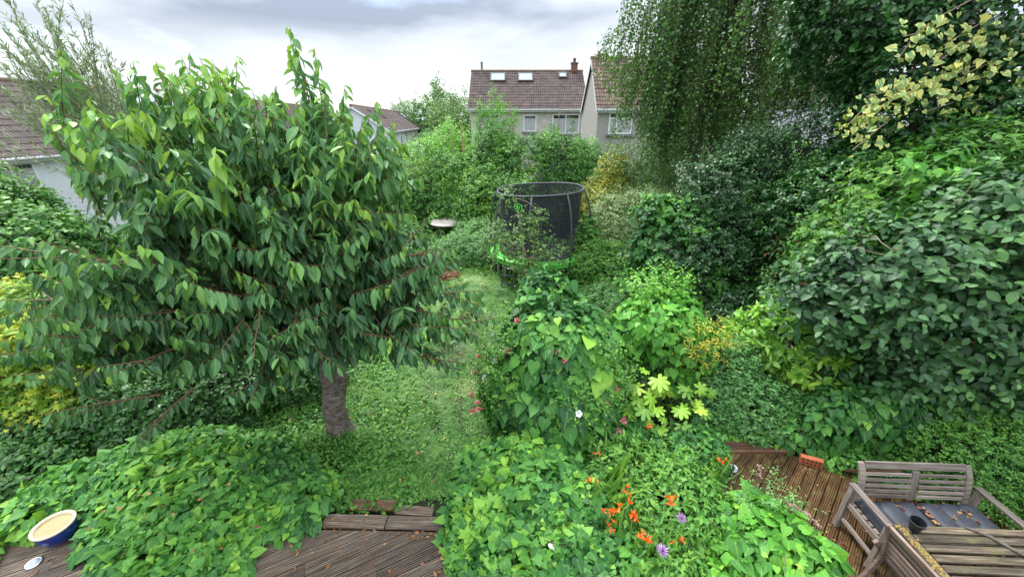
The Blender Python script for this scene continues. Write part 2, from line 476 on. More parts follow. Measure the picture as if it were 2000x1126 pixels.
def flush_leaves():
    # coarse depth grid: a leaf counts as seen when nothing lies well in front of it
    G = (256, 456)
    zb = np.full(G, 1e9)
    for b in LEAVES:
        C = b['P'] + b['Y'] * b['S'][:, None] * 0.5
        dz = C[:, 2] - CAM_H
        w = np.maximum(C[:, 1] * CP - dz * SP, 0.1)
        gx = ((C[:, 0] / w / 2.632 + 0.5) * G[1]).astype(int); gy = ((0.5 - (C[:, 1] * SP + dz * CP) / w / 1.482) * G[0]).astype(int)
        ok = (gx >= 0) & (gx < G[1]) & (gy >= 0) & (gy < G[0])
        b.update(gx=gx, gy=gy, ok=ok, w=w)
        np.minimum.at(zb, (gy[ok], gx[ok]), w[ok])
    shared = {}
    for b in LEAVES:
        pick = np.zeros(len(b['P']), bool)
        if b['singles']:
            seen = b['ok'].copy()
            seen[seen] &= b['w'][seen] <= zb[b['gy'][seen], b['gx'][seen]] + 0.06
            facing = np.abs((b['Z'] * unit(b['P'] - np.array([0, 0, CAM_H]))).sum(1))
            score = np.where(seen, b['S'] / b['w'] * (0.3 + facing), 0)
            idx = np.argsort(-score)[:b['singles']]
            idx = idx[score[idx] > 0]
            pick[idx] = True
            Mw = b['parent'].matrix_basis.inverted()
            for i in idx:
                tb = int(min(7, b['T'][i] * 8)); key = (id(b['tm']), b['ti'][i], tb, b['mat'].name)
                if key not in shared:
                    v, f = b['tm'][b['ti'][i]]
                    lf = np.stack([np.full(len(v), (tb + 0.5) / 8), np.abs(v[:, 0]), v[:, 1]], 1)
                    me = np_mesh(b['leafname'], v, f, lf); me.materials.append(b['mat']); shared[key] = me
                o = bpy.data.objects.new(b['leafname'], shared[key]); COL.objects.link(o); o.parent = b['parent']
                s = b['S'][i]; X, Y, Z, Pp = b['X'][i] * s, b['Y'][i] * s, b['Z'][i] * s, b['P'][i]
                o.matrix_local = Mw @ Matrix(((X[0], Y[0], Z[0], Pp[0]), (X[1], Y[1], Z[1], Pp[1]), (X[2], Y[2], Z[2], Pp[2]), (0, 0, 0, 1)))
        Vs, Fs, As, base = [], [], [], 0
        loc = np.array(b['parent'].location) if b['parent'] is not None else np.zeros(3)
        for t, (tv, tf) in enumerate(b['tm']):
            k = np.where((b['ti'] == t) & ~pick)[0]
            if not len(k): continue
            s = b['S'][k][:, None, None]
            V = b['P'][k][:, None, :] + s * (tv[None, :, 0:1] * b['X'][k][:, None] + tv[None, :, 1:2] * b['Y'][k][:, None] + tv[None, :, 2:3] * b['Z'][k][:, None])
            lf = np.empty(V.shape); lf[..., 0] = b['T'][k][:, None]; lf[..., 1] = np.abs(tv[None, :, 0]); lf[..., 2] = tv[None, :, 1]
            F = tf[None] + (np.arange(len(k)) * len(tv))[:, None, None] + base
            Vs.append(V.reshape(-1, 3)); As.append(lf.reshape(-1, 3)); Fs.append(F.reshape(-1, 3)); base += V.shape[0] * V.shape[1]
        if not Vs: continue
        V = np.concatenate(Vs) - loc
        me = np_mesh(b['name'], V, np.concatenate(Fs), np.concatenate(As)); me.materials.append(b['mat'])
        o = link(b['name'], me, b['parent'])
        o['kind'] = 'stuff'
        if b['parent'] is None and b.get('meta'): pass
        b['obj'] = o

# ------------------------------------------------------------------ foliage generators
def lumps(d, seed, amp):
    r = np.random.default_rng(seed)
    s = np.zeros(len(d))
    for k in range(7):
        w = r.normal(size=3) * (2.0 + 1.3 * k); ph = r.uniform(0, 6.28)
        s += np.sin(d @ w + ph) / (1 + 0.45 * k)
    return 1 + amp * s * 0.45

def lownoise(P, scale, seed):
    r = np.random.default_rng(seed); s = np.zeros(len(P))
    for k in range(6):
        w = r.normal(size=3) * (1 + 0.7 * k) / scale; s += np.sin(P @ w + r.uniform(0, 6.28)) / (1 + 0.3 * k)
    return s * 0.3

def shell(blobs, n, seed, depth=0.12, amp=0.12, zmin=0.02, back=0.35):
    B = np.array(blobs, float); C, Rr = B[:, :3], B[:, 3:6]
    area = (Rr[:, 0] * Rr[:, 1] + Rr[:, 1] * Rr[:, 2] + Rr[:, 0] * Rr[:, 2])
    r = np.random.default_rng(seed)
    out_p, out_n = [], []; got = 0
    while got < n:
        m = int((n - got) * 2.2) + 50
        bi = r.choice(len(B), m, p=area / area.sum())
        d = unit(r.normal(size=(m, 3)))
        f = np.ones(m)
        for i in range(len(B)):
            k = bi == i; f[k] = lumps(d[k], seed * 13 + i, amp)
        q = f * (1 - np.minimum(r.exponential(depth, m), 0.75))
        P = C[bi] + d * Rr[bi] * q[:, None]
        Nn = unit(d / Rr[bi])
        keep = P[:, 2] > zmin
        for i in range(len(B)):
            ins = (((P - C[i]) / Rr[i]) ** 2).sum(1) < 0.62
            keep &= ~(ins & (bi != i))
        tocam = unit(np.array([0, 0, CAM_H]) - P)
        fac = (Nn * tocam).sum(1)
        keep &= (fac > -0.15) | (r.uniform(size=m) < back)
        P, Nn = P[keep], Nn[keep]
        out_p.append(P); out_n.append(Nn); got += len(P)
    return np.concatenate(out_p)[:n], np.concatenate(out_n)[:n]

def grow(P0, dirs, L, k, size, droop=0.3, upn=0.7, sag=0.2, spread=0.9, fwd=0.5, outn=None, sizevar=0.3):
    """Shoots from P0: k leaves along each. Returns P, D, N, S and t (0 at the base of the shoot, 1 at its tip)."""
    n = len(P0)
    L = np.broadcast_to(L, (n,))
    t = (np.arange(k)[None, :] + rng.uniform(0.2, 1.0, (n, k))) / k
    P = P0[:, None] + dirs[:, None] * (L[:, None] * t)[..., None]
    P[..., 2] -= sag * L[:, None] * t ** 2
    a = unit(np.cross(dirs, np.array([0.02, 0.03, 1.0]))); b = np.cross(a, dirs)
    ph = rng.uniform(0, 6.28, n)[:, None] + np.arange(k)[None, :] * 2.4
    side = a[:, None] * np.cos(ph)[..., None] + b[:, None] * np.sin(ph)[..., None] * 0.6
    D = side * spread + dirs[:, None] * fwd * (0.4 + t[..., None])
    D[..., 2] -= droop
    D += rng.normal(scale=0.22, size=D.shape)
    N = np.zeros_like(D); N[..., 2] = upn; N += rng.normal(scale=0.35, size=D.shape)
    if outn is not None: N += outn[:, None] * (1.0 if upn < 1 else 0.5)
    S = size * (1 + sizevar * rng.normal(size=(n, k)) * 0.7) * (1 - 0.35 * np.maximum(t - 0.7, 0) / 0.3)
    return P.reshape(-1, 3), unit(D.reshape(-1, 3)), unit(N.reshape(-1, 3)), np.clip(S.reshape(-1), size * 0.4, size * 1.7), t.reshape(-1)

def stems_mesh(parent, bases, tips, mat, r0=0.02, name='stem', bend=0.15):
    m = MB()
    for a, b in zip(bases, tips):
        a, b = Vector(a), Vector(b); d = b - a
        mid = a + d * 0.5 + Vector((random.uniform(-bend, bend), random.uniform(-bend, bend), random.uniform(-bend, bend) * 0.5)) * d.length
        q = a + d * 0.25 + (mid - a - d * 0.5) * 0.7
        m.tube([a, q, mid, b], [r0, r0 * 0.8, r0 * 0.55, r0 * 0.2], n=5)
    o = m.build(name, mat, parent, smooth=True)
    return o

def shrub(name, label, cat, blobs, leaf, tm, mat, cov=3.0, k=6, L=0.22, droop=0.25, upn=0.7, sag=0.2, spread=0.9, fwd=0.5, amp=0.14,
          depth=0.1, seed=1, singles=0, group=None, tint=(0.45, 0.22, 0.25), tnoise=0.6, zmin=0.03, hang=0.0, outn=True, bark=None, stems=6, r0=0.025, back=0.35, kind=None, la=0.34):
    cx = sum(b[0] for b in blobs) / len(blobs); cy = sum(b[1] for b in blobs) / len(blobs)
    zb = 0.0
    root = thing(name, label, cat, (cx, cy, zb), group=group)
    if kind: root['kind'] = kind
    B = np.array(blobs, float)
    A = sum(4 * math.pi * ((b[3] * b[4]) ** 1.6 / 3 + (b[3] * b[5]) ** 1.6 / 3 + (b[4] * b[5]) ** 1.6 / 3) ** (1 / 1.6) for b in blobs) * 0.62
    n_leaf = A * cov / (la * leaf * leaf)
    n = max(20, int(n_leaf / k))
    P0, N0 = shell(blobs, n, seed, depth, amp, zmin, back)
    k0 = in_view(P0, 0.25)
    P0, N0 = P0[k0], N0[k0]
    if len(P0) == 0: return root
    up = np.array([0, 0, 1.0])
    d = unit(N0 * 0.9 + up * (0.45 - hang) + rng.normal(scale=0.45, size=N0.shape))
    P, D, N, S, t = grow(P0, d, L * rng.uniform(0.5, 1.4, len(P0)), k, leaf, droop, upn, sag, spread, fwd, N0 if outn else None)
    T = tint[0] + tint[1] * rng.normal(size=len(P)) * 0.6 + tint[2] * (t - 0.5) + tnoise * 0.25 * lownoise(P, 0.6, seed + 5)
    kk = P[:, 2] > zmin
    batch(root, P[kk], D[kk], N[kk], S[kk], T[kk], tm, mat, singles)
    if stems:
        loc = Vector(root.location)
        bs, ts = [], []
        for i in range(stems):
            b = blobs[i % len(blobs)]
            bs.append((random.uniform(-0.15, 0.15), random.uniform(-0.15, 0.15), 0))
            ts.append(Vector((b[0] + random.uniform(-.5, .5) * b[3], b[1] + random.uniform(-.5, .5) * b[4], b[2] + random.uniform(.0, .7) * b[5])) - loc)
        stems_mesh(root, bs, ts, bark or M_BARK, r0)
    return root

# ------------------------------------------------------------------ shared materials
M_BARK = plain('bark', (0.13, 0.10, 0.075), 0.85, col2=(0.055, 0.042, 0.032), nscale=14, bump=0.6)
M_BARK_CH = plain('cherry_bark', (0.26, 0.205, 0.18), 0.75, col2=(0.045, 0.032, 0.027), nscale=12, stretch=(1.0, 1.0, 2.2), bump=1.0, obj=False)
M_TWIG_CH = plain('cherry_twig', (0.20, 0.10, 0.055), 0.6, noise=0.4, nscale=20)
M_TWIG_PALE = plain('pale_twig', (0.34, 0.27, 0.19), 0.8, noise=0.4, nscale=20)
M_DEADSTEM = plain('dead_stem', (0.42, 0.31, 0.18), 0.85, noise=0.4, nscale=12)
M_BIRCH = plain('birch_bark', (0.55, 0.53, 0.48), 0.7, col2=(0.08, 0.07, 0.06), nscale=4, stretch=(2, 2, 6), bump=0.3)

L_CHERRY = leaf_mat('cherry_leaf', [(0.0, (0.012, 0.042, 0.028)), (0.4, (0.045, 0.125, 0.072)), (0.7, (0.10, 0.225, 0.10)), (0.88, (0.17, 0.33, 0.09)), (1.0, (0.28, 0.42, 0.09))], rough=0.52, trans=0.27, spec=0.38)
L_BIND = leaf_mat('bindweed_leaf', [(0.0, (0.014, 0.06, 0.026)), (0.35, (0.036, 0.135, 0.045)), (0.7, (0.105, 0.27, 0.065)), (1.0, (0.25, 0.42, 0.07))], rough=0.5, trans=0.3, spec=0.28)
L_BINDB = leaf_mat('pale_bindweed_leaf', [(0.0, (0.025, 0.10, 0.028)), (0.4, (0.075, 0.24, 0.045)), (0.8, (0.15, 0.36, 0.06)), (1.0, (0.30, 0.48, 0.06))], rough=0.5, trans=0.3, spec=0.28)
L_CORNUS = leaf_mat('grey_green_leaf', [(0.0, (0.010, 0.038, 0.02)), (0.5, (0.036, 0.105, 0.042)), (1.0, (0.12, 0.25, 0.08))], rough=0.5, trans=0.2, spec=0.5, vein=0.2)
L_IVY = leaf_mat('ivy_leaf', [(0.0, (0.01, 0.04, 0.014)), (0.5, (0.022, 0.085, 0.025)), (1.0, (0.07, 0.19, 0.04))], rough=0.36, trans=0.15, spec=0.5)
L_VARIEG = leaf_mat('variegated_ivy_leaf', [(0.0, (0.08, 0.2, 0.08)), (0.5, (0.17, 0.30, 0.11)), (1.0, (0.62, 0.56, 0.10))], rough=0.4, trans=0.2, edge=(0.60, 0.57, 0.16))
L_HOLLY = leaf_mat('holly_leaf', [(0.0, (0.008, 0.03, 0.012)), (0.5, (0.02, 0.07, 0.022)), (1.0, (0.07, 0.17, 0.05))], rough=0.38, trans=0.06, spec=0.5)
L_BIRCH = leaf_mat('birch_leaf', [(0.0, (0.025, 0.08, 0.03)), (0.5, (0.055, 0.15, 0.045)), (1.0, (0.18, 0.28, 0.07))], rough=0.42, trans=0.3)
L_AUCUBA = leaf_mat('spotted_laurel_leaf', [(0.0, (0.045, 0.15, 0.025)), (0.5, (0.15, 0.34, 0.05)), (1.0, (0.38, 0.52, 0.08))], rough=0.33, trans=0.2, spec=0.5)
L_YELLOW = leaf_mat('golden_acer_leaf', [(0.0, (0.05, 0.16, 0.025)), (0.4, (0.14, 0.30, 0.04)), (0.7, (0.42, 0.46, 0.06)), (1.0, (0.74, 0.60, 0.08))], rough=0.5, trans=0.35)
L_FATSIA = leaf_mat('fatsia_leaf', [(0.0, (0.07, 0.2, 0.03)), (0.5, (0.24, 0.42, 0.05)), (1.0, (0.46, 0.56, 0.10))], rough=0.38, trans=0.25, vein=0.6)
L_SILVER = leaf_mat('silver_variegated_leaf', [(0.0, (0.05, 0.12, 0.045)), (0.5, (0.15, 0.24, 0.11)), (1.0, (0.46, 0.52, 0.34))], rough=0.5, trans=0.2)
L_GOLDEN = leaf_mat('golden_privet_leaf', [(0.0, (0.07, 0.13, 0.03)), (0.5, (0.24, 0.27, 0.04)), (1.0, (0.58, 0.50, 0.05))], rough=0.45, trans=0.25)
L_MID = leaf_mat('shrub_leaf', [(0.0, (0.018, 0.07, 0.022)), (0.45, (0.06, 0.185, 0.04)), (1.0, (0.24, 0.40, 0.07))], rough=0.5, trans=0.28, spec=0.35)
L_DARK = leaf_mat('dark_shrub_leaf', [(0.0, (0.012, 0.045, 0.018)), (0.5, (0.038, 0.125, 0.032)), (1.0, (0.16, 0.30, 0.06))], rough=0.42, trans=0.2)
L_GREYG = leaf_mat('herb_leaf', [(0.0, (0.025, 0.09, 0.035)), (0.5, (0.085, 0.22, 0.075)), (1.0, (0.25, 0.42, 0.15))], rough=0.55, trans=0.28)
L_FRESH = leaf_mat('fresh_shoot_leaf', [(0.0, (0.05, 0.18, 0.03)), (0.5, (0.13, 0.34, 0.05)), (1.0, (0.32, 0.50, 0.07))], rough=0.45, trans=0.35)
L_WILLOW = leaf_mat('willow_leaf', [(0.0, (0.09, 0.14, 0.08)), (0.5, (0.17, 0.23, 0.14)), (1.0, (0.30, 0.36, 0.22))], rough=0.5, trans=0.3)
L_APPLE = leaf_mat('apple_leaf', [(0.0, (0.04, 0.10, 0.035)), (0.5, (0.10, 0.19, 0.06)), (1.0, (0.27, 0.36, 0.13))], rough=0.5, trans=0.25)
L_GRASS = leaf_mat('grass_blade', [(0.0, (0.035, 0.115, 0.028)), (0.5, (0.095, 0.235, 0.05)), (0.85, (0.20, 0.35, 0.08)), (1.0, (0.44, 0.40, 0.18))], rough=0.5, trans=0.3, vein=0)
L_FAR = leaf_mat('hazy_far_tree_leaf', [(0.0, (0.05, 0.12, 0.04)), (0.5, (0.12, 0.22, 0.07)), (1.0, (0.26, 0.36, 0.13))], rough=0.6, trans=0.3)  # haze of distance put into paler leaf colours
L_DRY = leaf_mat('dead_leaf', [(0.0, (0.08, 0.03, 0.015)), (0.5, (0.22, 0.085, 0.035)), (0.85, (0.34, 0.16, 0.06)), (1.0, (0.5, 0.32, 0.10))], rough=0.6, trans=0.15)
L_STRAW = leaf_mat('dry_grass', [(0.0, (0.16, 0.08, 0.04)), (0.5, (0.34, 0.18, 0.09)), (1.0, (0.55, 0.36, 0.18))], rough=0.7, trans=0.15, vein=0)
# ================================================================== SETTING
M_SOIL = plain('soil', (0.045, 0.06, 0.022), 0.95, col2=(0.022, 0.018, 0.012), nscale=1.6, obj=False)
gm = MB()
n = 60
xs = [-900, -300, -120, -60] + [-40 + 80 * i / n for i in range(n + 1)] + [60, 120, 300, 900]
ys = [-30, -5] + [0 + 40 * i / n for i in range(n + 1)] + [60, 120, 300, 1200]
for y in ys:
    for x in xs:
        d = math.hypot(x, y)
        z = -0.02 + (0.03 * math.sin(x * 1.3 + y * 0.4) + 0.03 * math.sin(y * 0.9 - x * 0.5) if d < 25 else 0)
        z += -2.0 * max(0, min(1, (y - 22) / 14)) * max(0, min(1, (-x - 2) / 8))
        gm.v.append((x, y, z))
W_ = len(xs)
for j in range(len(ys) - 1):
    for i in range(W_ - 1): gm.f.append((j * W_ + i, j * W_ + i + 1, (j + 1) * W_ + i + 1, (j + 1) * W_ + i))
g = gm.build('ground', M_SOIL, smooth=True); g['kind'] = 'structure'

# ------------------------------------------------------------------ decks
W_DECKL = wood_mat('wet_decking', (0.028, 0.019, 0.012), (0.11, 0.082, 0.058), (0.30, 0.245, 0.19), rough=0.45, stain=(0.15, 0.075, 0.035), stain_amt=0.6, bump=0.8, spec=0.5)
W_DECKR = wood_mat('mossy_decking', (0.025, 0.012, 0.006), (0.10, 0.052, 0.024), (0.25, 0.155, 0.07), rough=0.45, stain=(0.20, 0.16, 0.045), stain_amt=0.55, bump=0.8, spec=0.5)
W_RED = wood_mat('red_brown_timber', (0.05, 0.022, 0.014), (0.13, 0.06, 0.035), (0.24, 0.14, 0.09), rough=0.6, stain=(0.05, 0.06, 0.02))

def clip_line(poly, p, d):
    t0, t1 = -99.0, 99.0
    m = len(poly)
    for i in range(m):
        a, b = poly[i], poly[(i + 1) % m]
        nx, ny = (b[1] - a[1]), -(b[0] - a[0])       # outward for counter-clockwise polygons
        den = nx * d[0] + ny * d[1]; num = nx * (a[0] - p[0]) + ny * (a[1] - p[1])
        if abs(den) < 1e-9:
            if num < 0: return None
            continue
        t = num / den
        if den > 0: t1 = min(t1, t)
        else: t0 = max(t0, t)
    return (t0, t1) if t1 - t0 > 0.02 else None

def grooved(width, grooves, thick=0.030, depth=0.012):
    pts = [(-width / 2, -thick)]
    pitch = width / grooves
    for i in range(grooves):
        x = -width / 2 + i * pitch
        pts += [(x + 0.001, -0.002), (x + 0.18 * pitch, 0.0), (x + 0.5 * pitch, 0.0), (x + 0.58 * pitch, -depth), (x + 0.9 * pitch, -depth)]
        if i == grooves - 1: pts[-1] = (x + 0.97 * pitch, -0.001)
    pts.append((width / 2, -thick))
    return pts

def deck(poly, ang, z, mat, parent, width=0.138, pitch=0.150, grooves=6, joints=()):
    d = (math.cos(ang), math.sin(ang)); nn = (-d[1], d[0])
    offs = [p[0] * nn[0] + p[1] * nn[1] for p in poly]
    o = min(offs) - 0.05
    prof = grooved(width, grooves)
    i = 0
    while o < max(offs) + 0.1:
        segs = [None]
        dz = random.uniform(-0.002, 0.002)
        p0 = (nn[0] * o, nn[1] * o)
        full = clip_line(poly, p0, d)
        if full:
            cuts = [full[0] - 1]
            if joints and full[1] - full[0] > 1.6: cuts.append(full[0] + (full[1] - full[0]) * joints[i % len(joints)])
            cuts.append(full[1] + 1)
            for ca, cb in zip(cuts[:-1], cuts[1:]):
                A, B = [], []
                okk = True
                for (py, pz) in prof:
                    q = clip_line(poly, (p0[0] + nn[0] * py, p0[1] + nn[1] * py), d)
                    if q is None: okk = False; break
                    a, b = max(q[0], ca), min(q[1], cb - 0.004)
                    if b - a < 0.01: okk = False; break
                    A.append((a, py, pz)); B.append((b, py, pz))
                if not okk: continue
                mid = (sum(a[0] for a in A) / len(A) + sum(b[0] for b in B) / len(B)) / 2
                m = MB(); k = len(A)
                m.add([(a[0] - mid, a[1], a[2]) for a in A] + [(b[0] - mid, b[1], b[2]) for b in B],
                      [(j, j + k, j + 1 + k, j + 1) for j in range(k - 1)] + [tuple(range(k)), tuple(range(2 * k - 1, k - 1, -1))])
                ob = m.build('plank', mat, parent)
                ob.matrix_local = Matrix.Translation((p0[0] + d[0] * mid, p0[1] + d[1] * mid, z + dz)) @ Matrix.Rotation(ang + random.uniform(-.002, .002), 4, 'Z')
        o += pitch; i += 1

dk = bpy.data.objects.new('garden_deck', None); COL.objects.link(dk); dk['kind'] = 'structure'; dk['label'] = 'wet grooved timber decking between the two bindweed beds'
deck([(-6.2, 2.0), (-0.55, 2.0), (-0.72, 3.16), (-2.3, 3.19), (-6.2, 3.05)], R(27), 0.15, W_DECKL, dk, joints=(0.42, 0.63, 0.5))
dr = bpy.data.objects.new('patio_deck', None); COL.objects.link(dr); dr['kind'] = 'structure'; dr['label'] = 'mossy brown decking under the garden bench'
deck([(2.6, 2.0), (6.2, 2.0), (6.2, 3.9), (4.95, 4.2), (4.3, 4.42), (3.0, 4.42), (2.6, 3.9)], R(43), 0.10, W_DECKR, dr, width=0.118, pitch=0.125, grooves=5, joints=(0.4, 0.62))
# bearers below both decks
for px in (-5.5, -4.0, -2.5, -1.2):
    beam('joist', (px, 2.05, 0.06), (px, 3.12, 0.06), 0.05, 0.10, W_RED, dk)
beam('fascia_board', (-2.3, 3.205, 0.06), (-0.72, 3.175, 0.06), 0.02, 0.13, W_RED, dk)
for px in (3.2, 4.0, 4.8):
    beam('joist', (px, 2.1, 0.03), (px, 4.15, 0.03), 0.05, 0.07, W_RED, dr)
st = thing('deck_step', 'low timber step of four weathered boards at the top of the wet decking', 'step', (-1.6, 3.3, 0))
def lb(name, a, b, w, h, mat, par, **k):
    l = par.location
    return beam(name, (a[0] - l[0], a[1] - l[1], a[2] - l[2]), (b[0] - l[0], b[1] - l[1], b[2] - l[2]), w, h, mat, par, **k)
def grooved_board(a, b, width, grooves, mat, par):
    a, b = Vector(a) - par.location, Vector(b) - par.location
    L = (b - a).length; prof = grooved(width, grooves, 0.03, 0.010); k = len(prof)
    m = MB().add([(-L / 2, p[0], p[1]) for p in prof] + [(L / 2, p[0], p[1]) for p in prof], [(j, j + k, j + 1 + k, j + 1) for j in range(k - 1)] + [tuple(range(k)), tuple(range(2 * k - 1, k - 1, -1))])
    o = m.build('board', mat, par); o.location = (a + b) / 2; o.rotation_euler = (0, 0, math.atan2(b.y - a.y, b.x - a.x)); return o
grooved_board((-2.34, 3.31, 0.165), (-1.56, 3.29, 0.165), 0.17, 6, W_DECKL, st)
lb('board', (-1.545, 3.285, 0.155), (-0.84, 3.27, 0.155), 0.165, 0.03, W_DECKL, st)
grooved_board((-2.12, 3.60, 0.075), (-1.55, 3.585, 0.075), 0.15, 5, W_RED, st)
lb('board', (-1.50, 3.53, 0.06), (-1.02, 3.49, 0.06), 0.13, 0.03, W_DECKL, st)
lb('riser', (-2.34, 3.40, 0.07), (-0.84, 3.37, 0.07), 0.02, 0.12, W_RED, st)
ed = thing('deck_edging', 'red brown boards edging the patio deck below the nettles', 'edging', (3.6, 4.6, 0))
grooved_board((3.0, 4.73, 0.11), (4.05, 4.73, 0.11), 0.14, 5, W_RED, ed)
grooved_board((3.1, 4.575, 0.12), (4.3, 4.565, 0.12), 0.14, 5, W_RED, ed)
lb('board', (2.98, 4.455, 0.105), (4.28, 4.45, 0.105), 0.045, 0.06, W_RED, ed)
lb('board', (4.32, 4.43, 0.105), (4.98, 4.19, 0.105), 0.045, 0.06, W_RED, ed)

# ------------------------------------------------------------------ houses
M_REND_W = plain('white_render', (0.66, 0.69, 0.74), 0.85, noise=0.08, nscale=3, bump=0.15)
M_REND_G = plain('grey_render', (0.38, 0.36, 0.335), 0.92, noise=0.35, nscale=14, bump=0.5)
M_REND_C = plain('cream_render', (0.50, 0.48, 0.43), 0.85, noise=0.25, nscale=3)
M_TILE_BR = plain('brown_roof_tile', (0.098, 0.062, 0.054), 0.75, col2=(0.045, 0.032, 0.03), nscale=2.0, tint=True, obj=False)
M_TILE_OR = plain('orange_brown_roof_tile', (0.19, 0.118, 0.088), 0.75, col2=(0.10, 0.062, 0.05), nscale=2.0, tint=True, obj=False)
M_TILE_GR = plain('grey_brown_roof_tile', (0.165, 0.125, 0.11), 0.75, col2=(0.085, 0.066, 0.06), nscale=2.0, tint=True, obj=False)
M_PVC = plain('white_plastic', (0.75, 0.76, 0.78), 0.4)
M_GUT = plain('grey_gutter', (0.45, 0.46, 0.48), 0.5)
M_GLASS = plain('window_glass', (0.035, 0.04, 0.045), 0.06, spec=1.0)
M_CURT = plain('net_curtain', (0.42, 0.44, 0.47), 0.9, noise=0.25, nscale=1, stretch=(18, 1, 1))
M_SKYL = plain('roof_window_glass', (0.22, 0.25, 0.31), 0.08, spec=1.0)
M_DGREY = plain('dark_flashing', (0.06, 0.065, 0.07), 0.5)
M_SILL = plain('stone_sill', (0.2, 0.2, 0.2), 0.8, noise=0.2)
M_BRICKRED = plain('chimney_brick', (0.20, 0.105, 0.075), 0.9, col2=(0.12, 0.06, 0.045), nscale=10)
M_LICHEN = plain('ridge_tile', (0.2, 0.15, 0.09), 0.85, col2=(0.12, 0.07, 0.05), nscale=5)

TILE_V = np.array([(x, y, z) for y in (0.0, 1.0) for x, z in ((0.0, 0.0), (0.18, 0.045), (0.36, 0.02), (0.52, 0.0), (0.7, 0.045), (0.88, 0.02), (1.0, 0.0))], float)
TILE_V[7:, 2] -= 0.03
TILE_V = np.concatenate([TILE_V, TILE_V[:7] - np.array([0, 0, 0.05])])
TILE_F = np.array([t for i in range(6) for t in ((i, i + 1, i + 8), (i, i + 8, i + 7), (14 + i, 15 + i, i + 1), (14 + i, i + 1, i))])

def tiles(parent, o, ux, uy, nx, ny, mat, single=None, seed=3):
    """Tiles laid over a slope: o lower corner, ux along the eave, uy up the slope (full lengths)."""
    r = np.random.default_rng(seed)
    o, ux, uy = np.array(o, float), np.array(ux, float), np.array(uy, float)
    nrm = unit(np.cross(ux, uy))
    I, J = np.meshgrid(np.arange(nx), np.arange(ny)); I, J = I.ravel(), J.ravel()
    base = o + (I[:, None] / nx) * ux + (J[:, None] / ny) * uy
    tx, ty = ux / nx * 0.985, uy / ny * 1.12
    lift = 0.055 + r.uniform(-0.006, 0.006, len(I))
    T = np.clip(0.45 + 0.2 * r.normal(size=len(I)), 0, 1)
    pick = np.zeros(len(I), bool)
    if single is not None:
        ca, sa = math.cos(parent.rotation_euler.z), math.sin(parent.rotation_euler.z)
        P = np.stack([base[:, 0] * ca - base[:, 1] * sa, base[:, 0] * sa + base[:, 1] * ca, base[:, 2]], 1) + np.array(parent.location)
        ok = in_view(P, 0.02); idx = np.where(ok)[0][:single]; pick[idx] = True
        cache = {}
        W = np.stack([tx, ty, nrm * 1.0], 1)
        for i in idx:
            tb = int(T[i] * 5)
            if tb not in cache:
                lf = np.stack([np.full(len(TILE_V), (tb + .5) / 5), TILE_V[:, 0], TILE_V[:, 1]], 1)
                me = np_mesh('tile', (TILE_V * np.array([1, 1, 1])) @ W.T, TILE_F, lf, smooth=False); me.materials.append(mat); cache[tb] = me
            ob = link('tile', cache[tb], parent); ob.location = base[i] + nrm * lift[i]
    k = ~pick
    if k.any():
        V = base[k][:, None] + nrm * lift[k][:, None, None] + TILE_V[None, :, 0:1] * tx + TILE_V[None, :, 1:2] * ty + TILE_V[None, :, 2:3] * nrm
        lf = np.zeros(V.shape); lf[..., 0] = T[k][:, None]
        F = TILE_F[None] + (np.arange(k.sum()) * len(TILE_V))[:, None, None]
        ob = link('roof_tiles', np_mesh('roof_tiles', V.reshape(-1, 3), F.reshape(-1, 3), lf.reshape(-1, 3), smooth=False), parent, mat); ob['kind'] = 'stuff'

